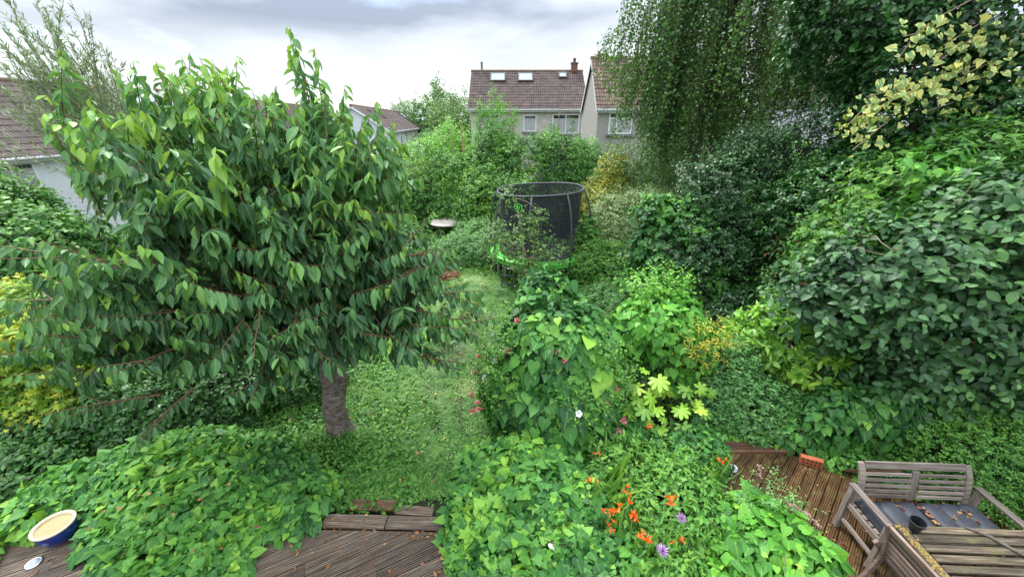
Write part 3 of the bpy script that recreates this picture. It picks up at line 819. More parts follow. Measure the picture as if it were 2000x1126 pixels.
def gable_house(name, label, loc, rz, W, D, base, ze, zr, wmat, tmat, nx=30, ny=14, group=None, over=0.25, single=None, back=True, ridge_mat=None, sides_pvc=True):
    """Front wall on local y=0, x from 0 to W, ridge along x at y=D/2. loc z is zero; rz must be 0 for single tiles."""
    h = thing(name, label, 'house', loc, rz, group)
    m = MB().add([(0, 0, base), (W, 0, base), (W, D, base), (0, D, base), (0, 0, ze), (W, 0, ze), (W, D, ze), (0, D, ze), (0, D / 2, zr), (W, D / 2, zr)],
                 [(0, 1, 5, 4), (2, 3, 7, 6), (1, 2, 6, 9, 5), (3, 0, 4, 8, 7)])
    m.build('wall', wmat, h)
    run = D / 2; rise = zr - ze
    k = (run + over) / run
    y0, z0 = -over, ze - rise * over / run
    for nm, sg in (('roof', 1), ('roof', -1)):
        if sg == -1: ya, yb = D + over, D / 2
        else: ya, yb = y0, D / 2
        t = 0.05
        MB().add([(-over * .6, ya, z0), (W + over * .6, ya, z0), (W + over * .6, yb, zr), (-over * .6, yb, zr),
                  (-over * .6, ya, z0 + t), (W + over * .6, ya, z0 + t), (W + over * .6, yb, zr + t), (-over * .6, yb, zr + t)],
                 [(0, 1, 2, 3), (4, 5, 6, 7), (0, 1, 5, 4), (1, 2, 6, 5), (0, 3, 7, 4)]).build(nm, M_DGREY, h)
    tiles(h, (-over * .6 - .03, y0 - .03, z0), (W + over * 1.2 + .06, 0, 0), (0, run + over, zr - z0), nx, ny, tmat, single)
    if back: tiles(h, (W + over * .6, D + over, z0), (-(W + over * 1.2), 0, 0), (0, -(run + over), zr - z0), nx, ny, tmat)
    r = MB().tube([(-over * .6 - .05, D / 2, zr + 0.07), (W + over * .6 + .05, D / 2, zr + 0.07)], 0.11, 7)
    r.build('ridge_tiles', ridge_mat or M_LICHEN, h)
    beam('fascia', (-over * .6, y0 + .012, z0 - 0.07), (W + over * .6, y0 + .012, z0 - 0.07), 0.03, 0.2, M_PVC, h)
    MB().tube([(-over * .6, y0 - 0.07, z0 - 0.03), (W + over * .6, y0 - 0.07, z0 - 0.03)], 0.065, 8).build('gutter', M_GUT, h)
    for x in (-over * .6, W + over * .6):
        for ya in (y0, D + over):
            beam('bargeboard', (x, ya, z0 - 0.06), (x, D / 2, zr - 0.06), 0.035, 0.18, M_PVC if sides_pvc else M_SILL, h)
    MB().tube([(W - 0.25, -0.06, base), (W - 0.25, -0.06, z0 - 0.25), (W - 0.25, y0 - 0.05, z0 - 0.06)], 0.045, 8).build('downpipe', M_PVC, h)
    return h

def window(h, x, z, w, hh, y=0.0, cols=2, curtain=True, transom=False, side=None, sill=True, split=None):
    """A window proud of the front wall by the depth of its frame."""
    e = bpy.data.objects.new('window', None); COL.objects.link(e); e.parent = h; e.location = (x, y, z)
    if side == 'left': e.rotation_euler = (0, 0, R(-90))
    t = 0.07
    fr = MB()
    fr.box((0, -0.02, hh / 2 - t / 2), (w, 0.05, t)).box((0, -0.02, -hh / 2 + t / 2), (w, 0.05, t))
    for sx in (-1, 1): fr.box((sx * (w / 2 - t / 2), -0.02, 0), (t, 0.05, hh - 2 * t - .002))
    edges = [-w / 2 + w * i / cols for i in range(cols + 1)] if not split else [-w / 2 + w * q for q in split]
    for q in edges[1:-1]: fr.box((q, -0.02, 0), (t, 0.046, hh - 2 * t - .004))
    if transom: fr.box(((edges[0] + edges[1]) / 2, -0.02, hh * 0.22), (edges[1] - edges[0] - t * 1.2, 0.044, t * 0.8))
    fr.build('frame', M_PVC, e)
    for a, b in zip(edges[:-1], edges[1:]):
        MB().box(((a + b) / 2, -0.008, 0), (b - a - t * 0.9, 0.006, hh - 1.9 * t)).build('pane', M_GLASS, e)
        if curtain: MB().box(((a + b) / 2, -0.013, -hh * 0.08), ((b - a - t * 1.3), 0.003, hh * 0.72)).build('curtain', M_CURT, e)
    if sill: MB().box((0, -0.07, -hh / 2 - 0.06), (w + 0.2, 0.17, 0.1)).build('sill', M_SILL, e)
    return e

def rooflight(h, x, fy, w, l, W, D, ze, zr, mat=None, over=0.25):
    """fy: 0 at the eave, 1 at the ridge."""
    run, rise = D / 2, zr - ze
    y, z = fy * run, ze + fy * rise
    ang = math.atan2(rise, run)
    e = bpy.data.objects.new('rooflight', None); COL.objects.link(e); e.parent = h
    e.location = (x, y - math.sin(ang) * 0.14, z + math.cos(ang) * 0.14); e.rotation_euler = (ang, 0, 0)
    f = MB()
    for s in (-1, 1): f.box((s * (w / 2 + .04), 0, 0), (0.09, l + .17, 0.12)).box((0, s * (l / 2 + .04), 0), (w - .01, 0.09, 0.12))
    f.build('frame', M_DGREY, e)
    MB().box((0, 0, 0.02), (w, l, 0.04)).build('pane', mat or M_SKYL, e)

# the brown-tiled house in the middle
A_ = dict(W=8.9, D=7.6, ze=5.75, zr=8.5)
hA = gable_house('detached_house', 'rendered house with a dark brown roof, three rooflights and a small brick chimney', (-3.2, 33, 0), 0, A_['W'], A_['D'], -1, A_['ze'], A_['zr'], M_REND_C, M_TILE_BR, nx=31, ny=14)
for x, fy, w, l in ((2.05, 0.80, 1.05, 0.95), (4.3, 0.80, 1.05, 0.95), (7.35, 0.86, 0.5, 0.55)): rooflight(hA, x, fy, w, l, **A_)
window(hA, 1.5, 4.6, 1.9, 1.35, cols=2); window(hA, 4.6, 4.6, 1.0, 1.2, cols=1); window(hA, 7.4, 4.55, 2.1, 1.4, cols=2)
window(hA, 1.7, 1.4, 2.2, 1.8, cols=2); window(hA, 6.6, 1.4, 2.4, 1.9, cols=3)
ch = MB().box((8.35, 3.8, 8.8), (0.5, 0.45, 0.6)).box((8.35, 3.8, 9.13), (0.6, 0.55, 0.1)).build('chimney', M_BRICKRED, hA)
MB().tube([(8.35, 3.8, 9.15), (8.35, 3.8, 9.5)], 0.12, 10).build('chimney_pot', M_TILE_OR, ch)
MB().tube([(0.7, 3.8, 8.7), (0.7, 3.8, 9.15)], 0.09, 8).lathe([(0.0, 0.12), (0.16, 0)], 10, (0.7, 3.8, 9.18)).build('flue', M_SILL, hA)
# the orange-tiled house to its right
B_ = dict(W=6.4, D=5.3, ze=5.55, zr=8.2)
hB = gable_house('gabled_house', 'grey rendered house with an orange brown roof, half hidden by the birch', (4.95, 24.6, 0), 0, B_['W'], B_['D'], -1, B_['ze'], B_['zr'], M_REND_G, M_TILE_OR, nx=24, ny=13, over=0.2)
window(hB, 1.35, 4.62, 1.35, 1.15, split=(0, 0.34, 1), transom=True); window(hB, 4.6, 4.62, 1.5, 1.15, cols=2); window(hB, 3.4, 1.4, 2.2, 1.8, cols=2)
MB().box((5.4, 2.65, 8.6), (0.8, 0.6, 1.0)).box((5.4, 2.65, 9.15), (0.95, 0.72, 0.12)).build('chimney', M_BRICKRED, hB)
MB().box((0.45, 2.65, 8.3), (0.4, 0.4, 0.35)).build('chimney', M_BRICKRED, hB)
lamp = MB().box((2.85, -0.12, 5.05), (0.2, 0.22, 0.28)); lamp.build('floodlight', M_DGREY, hB)
# the white gable seen through the birch
C_ = dict(W=7.0, D=6.5, ze=5.9, zr=8.2)
hC = gable_house('white_house', 'white rendered house with a red brick chimney glimpsed through the birch', (13.7, 23.0, 0), 0, C_['W'], C_['D'], -1, C_['ze'], C_['zr'], M_REND_W, M_TILE_BR, nx=24, ny=12)
window(hC, 1.5, 4.7, 1.0, 1.2, cols=2); window(hC, 5.0, 4.7, 1.2, 1.2, cols=2)
MB().box((1.6, 3.2, 8.5), (0.8, 0.6, 1.5)).build('chimney', M_BRICKRED, hC)
# the long white terrace, its gable towards us
D_ = dict(W=30.0, D=5.6, ze=4.08, zr=5.9)
hD = gable_house('terrace_row', 'long low white terrace with a grey brown roof beyond the cherry tree', (-10.6, 36, 0), R(95.7), D_['W'], D_['D'], -3.5, D_['ze'], D_['zr'], M_REND_W, M_TILE_GR, nx=90, ny=12)
MB().box((15.9, -0.01, 1.4), (5.6, 0.03, 5.0)).build('cream_render', M_REND_C, hD)
for x, w, hh in ((3.6, 0.5, 0.55), (6.3, 0.9, 0.8), (9.8, 0.9, 1.5), (14.2, 0.5, 0.7), (17.2, 0.8, 1.6), (21.5, 1.6, 1.3), (25.5, 1.6, 1.3)):
    window(hD, x, 3.0, w, hh, y=-0.02 if 13 < x < 19 else 0, cols=1 if w < 1 else 2, curtain=False)
for x, fy in ((3.6, 0.7), (5.6, 0.62), (6.9, 0.7)): rooflight(hD, x, fy, 0.45, 0.9, **D_)
rooflight(hD, 21.5, 0.55, 3.0, 1.9, **D_); rooflight(hD, 26.0, 0.72, 1.6, 0.9, **D_)
# near left house behind the willow
E_ = dict(W=15.0, D=6.0, ze=3.65, zr=6.3)
hE = gable_house('bungalow', 'white house with a dark tiled roof behind the feathery willow', (-19.0, 8.3, 0), R(90), E_['W'], E_['D'], -1, E_['ze'], E_['zr'], M_REND_W, M_TILE_GR, nx=48, ny=13, single=300)
window(hE, 7.0, 2.75, 1.6, 1.0, cols=2)
gt = thing('garden_gate', 'white framed side gate and post beside the grey rendered house', 'gate', (4.35, 23.2, 0))
for gx in (0.0, 0.62): MB().box((gx, 0, 1.3), (0.09, 0.09, 2.6)).build('post', M_PVC, gt)
MB().box((0.31, 0, 2.55), (0.53, 0.07, 0.09)).build('rail', M_PVC, gt)
for i in range(4): MB().box((0.11 + i * 0.135, 0.01, 1.2), (0.115, 0.03, 2.3)).build('board', M_SILL, gt)
hF = gable_house('rear_terrace', 'brown roofed terrace glimpsed through the top of the cherry tree', (-18.2, 26.5, 0), R(97.5), 34.0, 6.0, -3, 3.6, 6.35, M_REND_W, M_TILE_GR, nx=100, ny=12)
# ================================================================== GARDEN FURNITURE
W_GREY = wood_mat('weathered_teak', (0.08, 0.06, 0.05), (0.20, 0.16, 0.14), (0.38, 0.33, 0.30), rough=0.7, stain=(0.20, 0.19, 0.10), stain_amt=0.35)
W_TABLE = wood_mat('mossy_teak', (0.02, 0.014, 0.008), (0.075, 0.055, 0.034), (0.22, 0.175, 0.12), rough=0.7, stain=(0.12, 0.12, 0.045), stain_amt=0.6)
W_CHAIR = wood_mat('red_grey_teak', (0.06, 0.035, 0.028), (0.16, 0.105, 0.088), (0.30, 0.22, 0.19), rough=0.7, stain=(0.15, 0.12, 0.07), stain_amt=0.3)
M_MOSS = plain('orange_lichen', (0.38, 0.24, 0.07), 0.95, col2=(0.16, 0.14, 0.04), nscale=40, bump=1.0)
M_CUSH = plain('slate_cushion', (0.04, 0.047, 0.066), 0.6, noise=0.5, nscale=7, bump=0.1)
M_BLACK = plain('black_plastic', (0.018, 0.02, 0.022), 0.35, noise=0.3, nscale=12)
M_PRINT = plain('white_print', (0.55, 0.58, 0.6), 0.6)

bench = thing('garden_bench', 'weathered grey teak bench with slatted back facing the table', 'bench', (4.72, 3.03, 0.10), R(-2.5))
def B(name, a, b, w, h, up=(0, 0, 1), mat=None, par=None, bev=0.004): return beam(name, a, b, w, h, mat or W_GREY, par or bench, up, bev)
for s in (-1, 1):
    x = s * 0.71
    B('leg', (x, 0.23, 0), (x, 0.23, 0.655), 0.06, 0.06, up=(0, 1, 0))
    B('leg', (x, -0.27, 0), (x, -0.27, 0.655), 0.06, 0.06, up=(0, 1, 0))
    B('arm', (x, 0.27, 0.672), (x, -0.31, 0.672), 0.075, 0.03)
    B('side_rail', (x, 0.197, 0.40), (x, -0.237, 0.40), 0.03, 0.07)
    B('stretcher', (x, 0.197, 0.17), (x, -0.237, 0.17), 0.03, 0.045)
    # curved back post
    xp = s * 0.60
    pts = [(xp, 0.215, 0.34), (xp, 0.235, 0.50), (xp, 0.265, 0.66), (xp, 0.31, 0.80), (xp, 0.375, 0.90)]
    m = MB(); 
    for i, p in enumerate(pts):
        for sx, sy in ((-.034, -.02), (.034, -.02), (.034, .02), (-.034, .02)): m.v.append((p[0] + sx, p[1] + sy, p[2]))
    for i in range(len(pts) - 1):
        for k in range(4): m.f.append((i * 4 + k, i * 4 + (k + 1) % 4, i * 4 + 4 + (k + 1) % 4, i * 4 + 4 + k))
    m.f += [(3, 2, 1, 0), (16, 17, 18, 19)]
    m.build('back_post', W_GREY, bench, bevel=0.006)
    B('bracket', (s * 0.66, 0.16, 0.39), (s * 0.60, 0.19, 0.39), 0.04, 0.05)
B('front_rail', (-0.68, -0.27, 0.385), (0.68, -0.27, 0.385), 0.03, 0.075)
B('back_rail', (-0.68, 0.205, 0.37), (0.68, 0.205, 0.37), 0.03, 0.06)
for i in range(6): B('seat_slat', (-0.69, -0.235 + i * 0.083, 0.43), (0.69, -0.235 + i * 0.083, 0.43), 0.065, 0.02)
def backy(z): return 0.235 + max(0, (z - 0.5)) ** 1.6 * 0.55
B('top_rail', (-0.566, backy(0.885), 0.885), (0.566, backy(0.885), 0.885), 0.03, 0.085, up=(0, 0.35, 1))
B('middle_stile', (0, 0.243, 0.47), (0, backy(0.84) - .01, 0.84), 0.085, 0.026, up=(0, -1, 0.2))
for i in range(5):
    z = 0.525 + i * 0.066
    for a, b in ((-0.566, -0.043), (0.043, 0.566)):
        B('back_slat', (a, backy(z), z), (b, backy(z), z), 0.02, 0.040, up=(0, 0.2, 1))

def cushion(label, x0, x1, y0, y1, z, parts, rz, loc):
    nx, ny = 36, 18
    m = MB()
    for j in range(ny + 1):
        for i in range(nx + 1):
            u, v = i / nx, j / ny
            e = min(1, min(u, 1 - u) / 0.06) ** 0.5 * min(1, min(v, 1 - v) / 0.1) ** 0.5
            q = abs(math.sin(math.pi * u * parts)) ** 0.35
            m.v.append((x0 + (x1 - x0) * u, y0 + (y1 - y0) * v, 0.02 + 0.065 * e * (0.2 + 0.8 * q)))
    for j in range(ny):
        for i in range(nx): a = j * (nx + 1) + i; m.f.append((a, a + 1, a + nx + 2, a + nx + 1))
    b = len(m.v); m.add([(x0, y0, 0), (x1, y0, 0), (x1, y1, 0), (x0, y1, 0), (x0, y0, .021), (x1, y0, .021), (x1, y1, .021), (x0, y1, .021)], [(3, 2, 1, 0), (0, 1, 5, 4), (1, 2, 6, 5), (2, 3, 7, 6), (3, 0, 4, 7)])
    o = m.build('seat_cushion', M_CUSH, smooth=True)
    o.location = loc; o.rotation_euler = (0, 0, rz)
    return tag(o, label, 'cushion', 'slate seat cushions on the bench')
cushion('slate grey quilted cushion on the bench behind the black plant pot', -0.66, -0.02, -0.26, 0.20, 0, 3, R(-2.5), (4.72, 3.03, 0.542))
cushion('slate grey quilted cushion on the bench strewn with the most brown leaves', 0.02, 0.66, -0.26, 0.20, 0, 3, R(-2.5), (4.72, 3.03, 0.542))

table = thing('garden_table', 'mossy slatted teak table pushed against the garden bench', 'table', (4.85, 2.22, 0.10), R(-2.5))
def TB(name, a, b, w, h, up=(0, 0, 1), mat=None, bev=0.005): return beam(name, a, b, w, h, mat or W_TABLE, table, up, bev)
for i in range(11):
    y = 0.46 - i * 0.098
    TB('slat', (-0.80, y, 0.745), (0.82, y, 0.745), 0.071, 0.026)
lft = TB('end_board', (-0.855, 0.51, 0.742), (-0.855, -0.60, 0.742), 0.09, 0.03)
TB('end_board', (0.875, 0.51, 0.742), (0.875, -0.60, 0.742), 0.09, 0.03)
TB('apron', (-0.8, 0.42, 0.69), (0.8, 0.42, 0.69), 0.025, 0.08); TB('apron', (-0.8, -0.5, 0.69), (0.8, -0.5, 0.69), 0.025, 0.08)
TB('batten', (0.15, 0.45, 0.715), (0.15, -0.55, 0.715), 0.08, 0.03)
for sx in (-0.78, 0.78):
    for sy in (0.4, -0.48): TB('leg', (sx, sy, 0), (sx, sy, 0.728), 0.065, 0.065, up=(0, 1, 0))
mm_ = MB()
for i in range(260):
    y = random.uniform(-0.58, 0.5); x = random.gauss(-0.862, 0.02); r = random.uniform(0.006, 0.016)
    mm_.lathe([(r, 0), (r * .8, r * .6), (0.0005, r * .9)], 5, (x, y, 0.756))
mo = mm_.build('lichen', M_MOSS, table, smooth=True)
# broken slat lying on the table
m = MB()
pts = [(4.66, 2.72, 0.872), (4.80, 2.62, 0.876), (4.87, 2.50, 0.878), (4.95, 2.40, 0.874), (5.05, 2.22, 0.872), (5.2, 2.0, 0.872)]
m.tube(pts, [0.009, 0.014, 0.013, 0.016, 0.018, 0.018], n=5)
tag(m.build('broken_stick', W_GREY), 'splintered grey stick lying across the slatted table', 'stick')

chair = thing('garden_chair', 'red grey teak chair with its slatted back turned to the deck', 'chair', (4.05, 2.36, 0.10), 0)
def CB(name, a, b, w, h, up=(0, 0, 1), bev=0.004): return beam(name, a, b, w, h, W_CHAIR, chair, up, bev)
for y in (0.27, -0.27):
    pts = [(-0.33, y, 0.0), (-0.245, y, 0.2), (-0.205, y, 0.40), (-0.215, y, 0.58), (-0.245, y, 0.76), (-0.31, y, 0.93)]
    m = MB()
    for p in pts:
        for sx, sy in ((-.028, -.017), (.028, -.017), (.028, .017), (-.028, .017)): m.v.append((p[0] + sx, p[1] + sy, p[2]))
    for i in range(len(pts) - 1):
        for k in range(4): m.f.append((i * 4 + k, i * 4 + (k + 1) % 4, i * 4 + 4 + (k + 1) % 4, i * 4 + 4 + k))
    m.f += [(3, 2, 1, 0), (20, 21, 22, 23)]
    m.build('back_post', W_CHAIR, chair, bevel=0.005)
    yy = y + (0.045 if y > 0 else -0.045)
    CB('leg', (0.22, yy, 0.0), (-0.29, yy, 0.62), 0.034, 0.055, up=(0.5, 0, 0.5))
    CB('leg', (0.24, y, 0.0), (0.24, y, 0.41), 0.045, 0.045, up=(0, 1, 0))
    CB('side_rail', (-0.2, y, 0.41), (0.25, y, 0.41), 0.03, 0.05)
CB('top_rail', (-0.30, 0.25, 0.90), (-0.30, -0.25, 0.90), 0.03, 0.075, up=(-0.3, 0, 1))
for i in range(6):
    z = 0.47 + i * 0.068; x = -0.205 - max(0, z - 0.5) ** 1.5 * 0.32
    CB('back_slat', (x, 0.252, z), (x, -0.252, z), 0.018, 0.05, up=(-0.25, 0, 1))
for i in range(6): CB('seat_slat', (-0.15 + i * 0.075, 0.25, 0.44), (-0.15 + i * 0.075, -0.25, 0.44), 0.055, 0.018)

# plant pot on the table
pp = thing('plant_pot', 'empty black plastic plant pot standing on the edge of the slatted table', 'pot', (4.12, 2.70, 0.857))
rt = Matrix.Rotation(R(4), 3, 'X') @ Matrix.Rotation(R(-5), 3, 'Y')
MB().lathe([(0.0, 0.004), (0.042, 0.004), (0.042, 0), (0.058, 0.105), (0.066, 0.107), (0.068, 0.135), (0.062, 0.136), (0.058, 0.11), (0.04, 0.012), (0, 0.012)], 28, rot=rt).build('body', M_BLACK, pp, smooth=False)
m = MB()
for k, zz, wd in ((0, 0.055, 7), (1, 0.04, 4)):
    for i in range(wd):
        a = R(-115 + i * 7); r0 = 0.0435 + zz * 0.15 + .0015
        m.add([(r0 * math.cos(a), r0 * math.sin(a), zz), (r0 * math.cos(a + .07), r0 * math.sin(a + .07), zz), (r0 * math.cos(a + .07), r0 * math.sin(a + .07), zz + .009), (r0 * math.cos(a), r0 * math.sin(a), zz + .009)], [(0, 1, 2, 3)])
m.build('label_print', M_PRINT, pp)

# brick on the deck
br = thing('brick', 'orange red perforated brick lying on its side on the mossy deck', 'brick', (4.36, 4.23, 0.104), R(-24))
M_BR = plain('orange_brick', (0.46, 0.13, 0.055), 0.85, col2=(0.30, 0.08, 0.035), nscale=18, bump=0.4)
M_HOLE_SHADE = plain('brick_hole_shade', (0.03, 0.012, 0.008), 0.9)  # shade inside the perforations, painted as dark discs on the face
MB().box((0, 0, 0.055), (0.27, 0.08, 0.12)).build('body', M_BR, br, bevel=0.004)
m = MB()
for i in range(5):
    for j in range(2): m.lathe([(0.0005, -0.0415), (0.013, -0.0415), (0.013, -0.033)], 10, (-0.098 + i * 0.049, 0, 0.034 + j * 0.048), Matrix.Rotation(R(-90), 3, 'X'))
m.build('hole_shade', M_HOLE_SHADE, br)

# recessed solar lights
M_CHROME = plain('brushed_steel', (0.6, 0.6, 0.62), 0.25, metal=0.9)
M_LENS = plain('frosted_lens', (0.50, 0.54, 0.60), 0.15, noise=0.5, nscale=25)
def solar(label, x, y, z, tilt=(0, 0)):
    t = thing('solar_light', label, 'garden light', (x, y, z), group='solar deck lights')
    t.rotation_euler = (tilt[0], tilt[1], 0)
    MB().lathe([(0.072, 0), (0.074, 0.010), (0.062, 0.016), (0.056, 0.012)], 28).build('ring', M_CHROME, t, smooth=True)
    MB().lathe([(0.056, 0.012), (0.045, 0.022), (0.02, 0.028), (0.001, 0.029)], 28).build('lens', M_LENS, t, smooth=True)
    return t
solar('round solar light lying on the mossy deck near the orange flowers', 3.19, 4.15, 0.105, (0.1, 0.05))
solar('round solar light on the deck below the blue bowl', -5.36, 2.80, 0.155)
sp_ = thing('spike_light', 'small white topped spike light poking out of the ivy and bindweed', 'garden light', (0.36, 2.66, 0.38))
sp_.rotation_euler = (R(-25), R(25), 0)
MB().lathe([(0.001, -0.1), (0.012, 0.0), (0.012, 0.17), (0.05, 0.18), (0.05, 0.19), (0.001, 0.197)], 20).build('head', M_PVC, sp_, smooth=False)

# glazed bowl
M_BLUE = plain('cobalt_glaze', (0.012, 0.035, 0.24), 0.18, noise=0.3, nscale=6, spec=0.7)
M_CREAM = plain('cream_rim', (0.62, 0.52, 0.36), 0.4, noise=0.15, nscale=6)
M_SAND = plain('muddy_water', (0.40, 0.30, 0.14), 0.35, noise=0.2, nscale=4)
pb = thing('glazed_bowl', 'cobalt blue glazed bowl with a cream rim, full of muddy water', 'bowl', (-5.30, 3.06, 0.20))
pb.scale = (0.76, 0.76, 0.76)
MB().lathe([(0, 0.0), (0.13, 0.0), (0.17, 0.03), (0.225, 0.14), (0.235, 0.23), (0.228, 0.272)], 40).build('body', M_BLUE, pb, smooth=True)
MB().lathe([(0.226, 0.268), (0.252, 0.285), (0.25, 0.305), (0.228, 0.31), (0.205, 0.297), (0.2, 0.25)], 40).build('rim', M_CREAM, pb, smooth=True)
MB().lathe([(0.001, 0.272), (0.204, 0.272)], 40).build('water', M_SAND, pb)

# ================================================================== TRAMPOLINE
M_NET = None
def net_mat():
    m, n, l, out = new_mat('enclosure_netting')
    p = n.new('ShaderNodeBsdfPrincipled'); p.inputs['Base Color'].default_value = (0.02, 0.022, 0.03, 1); p.inputs['Roughness'].default_value = 0.8
    t = n.new('ShaderNodeBsdfTransparent'); mi = n.new('ShaderNodeMixShader'); mi.inputs[0].default_value = 0.79
    l.new(t.outputs[0], mi.inputs[1]); l.new(p.outputs[0], mi.inputs[2]); l.new(mi.outputs[0], out.inputs[0]); return m
M_NET = net_mat()
M_POLE = plain('pole_foam', (0.06, 0.065, 0.08), 0.55)
M_MAT = plain('jumping_mat', (0.045, 0.047, 0.055), 0.8, noise=0.3, nscale=3)
M_PAD = plain('lime_pad', (0.08, 0.50, 0.05), 0.45, noise=0.12, nscale=5)
M_LIME = plain('lime_print', (0.12, 0.75, 0.08), 0.5)
tr = thing('trampoline', 'round black netted trampoline with a lime green safety pad', 'trampoline', (0.90, 12.6, 0.0))
RT = 1.50
def ring(name, r, z, rad, mat, n=48, tilt=0.0, wob=0.0):
    m = MB(); pts = []
    for i in range(n + 1):
        a = 2 * math.pi * i / n
        pts.append((r * math.cos(a), r * math.sin(a), z + tilt * math.cos(a) + wob * math.sin(3 * a)))
    return m.tube(pts, rad, 8, cap=False).build(name, mat, tr, smooth=True)
TOPZ, TOPR, TILT = 2.74, 1.36, 0.055
ring('top_hoop', TOPR, TOPZ, 0.028, M_POLE, tilt=TILT, wob=0.012)
ring('frame', RT, 0.70, 0.03, M_GUT)
MB().lathe([(0.001, 0.72), (0.6, 0.715), (1.34, 0.735)], 48).build('jumping_mat', M_MAT, tr)
MB().lathe([(1.32, 0.74), (1.34, 0.775), (1.54, 0.775), (1.62, 0.75), (1.64, 0.62), (1.625, 0.62), (1.60, 0.735), (1.34, 0.755)], 48).build('safety_pad', M_PAD, tr, smooth=False)
m = MB(); n1, n2 = 60, 10
for j in range(n2 + 1):
    f = j / n2
    for i in range(n1):
        a = 2 * math.pi * i / n1
        r = 1.33 + (TOPR - 0.02 - 1.33) * f - 0.05 * math.sin(math.pi * f) * (1 + 0.4 * math.cos(6 * a))
        z = 0.76 + (TOPZ + TILT * math.cos(a) - 0.76) * f
        m.v.append((r * math.cos(a), r * math.sin(a), z))
for j in range(n2):
    for i in range(n1): m.f.append((j * n1 + i, j * n1 + (i + 1) % n1, (j + 1) * n1 + (i + 1) % n1, (j + 1) * n1 + i))
m.build('net', M_NET, tr, smooth=True)
for f in (0.33, 0.62):
    ring('net_band', 1.33 + (TOPR - .02 - 1.33) * f - 0.05 * math.sin(math.pi * f) + 0.004, 0.76 + (TOPZ - 0.76) * f, 0.009, M_BLACK, tilt=TILT * f)
for k in range(8):
    a = R(-59 + 45 * k)
    ca, sa = math.cos(a), math.sin(a)
    pts = [(1.66, 0.3), (1.67, 0.75), (1.68, 1.2), (1.66, 1.7), (1.60, 2.15), (1.50, 2.5), (TOPR, TOPZ + TILT * ca)]
    MB().tube([(r * ca, r * sa, z) for r, z in pts], 0.028, 8).build('pole', M_POLE, tr, smooth=True)
    for da in (-0.16, 0.16):
        b = a + da
        MB().tube([(1.47 * math.cos(b), 1.47 * math.sin(b), 0.70), (1.45 * math.cos(b), 1.45 * math.sin(b), 0.0)], 0.022, 8).build('leg', M_GUT, tr, smooth=True)
# shield emblem sewn to the net
def on_net(ang, z, off=0.03):
    f = (z - 0.76) / (TOPZ - 0.76); r = 1.33 + (TOPR - .02 - 1.33) * f - 0.05 * math.sin(math.pi * f) * (1 + .4 * math.cos(6 * ang)) + off
    return (r * math.cos(ang), r * math.sin(ang), z)
ACX, ACZ, SC_ = R(-123), 2.36, 0.145
def emblem(name, pts2, mat, off):
    m = MB(); vs = [on_net(ACX + x * SC_ / 1.36, ACZ + y * SC_, off) for x, y in pts2]
    m.add(vs, [tuple(range(len(vs)))]); return m.build(name, mat, tr)
outer = [(-1, 0.75), (-0.45, 0.85), (0, 1.05), (0.45, 0.85), (1, 0.75), (1, -0.1), (0.65, -0.75), (0, -1.2), (-0.65, -0.75), (-1, -0.1)]
emblem('emblem', outer, M_LIME, 0.012)
emblem('emblem_field', [(x * .76, y * .76) for x, y in outer], M_BLACK, 0.020)
for pts2 in ([(-0.6, .42), (0.6, .42), (0.6, .25), (-0.6, .25)], [(-0.09, .24), (0.09, .24), (0.09, -.7), (-0.09, -.7)], [(-.42, .24), (-.27, .24), (-.27, -.35), (-.42, -.35)], [(.27, .24), (.42, .24), (.42, -.35), (.27, -.35)], [(-.27, -.2), (-.1, -.2), (-.1, -.34), (-.27, -.34)]):
    emblem('emblem_stroke', pts2, M_LIME, 0.028)
for i in range(8): emblem('emblem_text', [(-1.0 + i * .26, -1.42), (-.82 + i * .26, -1.42), (-.82 + i * .26, -1.66), (-1.0 + i * .26, -1.66)], M_PRINT, 0.014)
# ladder
ld = thing('trampoline_ladder', 'short dark grey three step ladder leaning on the trampoline pad', 'ladder', (-0.12, 11.1, 0.0), R(-12))
M_LAD = plain('ladder_metal', (0.06, 0.065, 0.07), 0.45)
for s in (-1, 1): beam('rail', (s * 0.19, -0.12, 0.0), (s * 0.16, 0.12, 0.74), 0.035, 0.05, M_LAD, ld)
for i in range(3): beam('step', (-0.175, -0.075 + i * 0.075, 0.16 + i * 0.22), (0.175, -0.075 + i * 0.075, 0.16 + i * 0.22), 0.11, 0.025, M_LAD, ld)

# ================================================================== ROUND TABLE AND CHAIRS UP THE GARDEN
M_OLDW = plain('pale_table_top', (0.55, 0.5, 0.44), 0.7, noise=0.25, nscale=3)
rt_ = thing('round_table', 'pale round metal garden table half sunk in weeds', 'table', (-2.8, 16.6, 0))
MB().lathe([(0.001, 0.745), (0.74, 0.745), (0.76, 0.73), (0.76, 0.705), (0.72, 0.70)], 44).build('tabletop', M_OLDW, rt_)
for k in range(4):
    a = R(45 + 90 * k); MB().tube([(0.55 * math.cos(a), 0.55 * math.sin(a), 0), (0.35 * math.cos(a), 0.35 * math.sin(a), 0.35), (0.5 * math.cos(a), 0.5 * math.sin(a), 0.70)], 0.018, 6).build('leg', M_GUT, rt_)
def wire_chair(label, x, y, rz):
    c = thing('metal_chair', label, 'chair', (x, y, 0), rz, 'white metal chairs at the round table')
    MB().lathe([(0.001, 0.45), (0.2, 0.445), (0.21, 0.43)], 20).build('seat', M_PVC, c)
    for k, (sx, sy) in enumerate(((-1, -1), (1, -1), (1, 1), (-1, 1))): MB().tube([(sx * .15, sy * .15, .43), (sx * .2, sy * .2, 0)], 0.012, 6).build('leg', M_PVC, c)
    m = MB()
    for r in (0.22, 0.15): m.tube([(r * math.cos(R(q)), 0.18 + 0.0 * q, 0.45 + (0.42 if r > .2 else .34) * math.sin(R(q))) for q in range(0, 181, 15)], 0.012, 6)
    m.build('backrest', M_PVC, c); return c
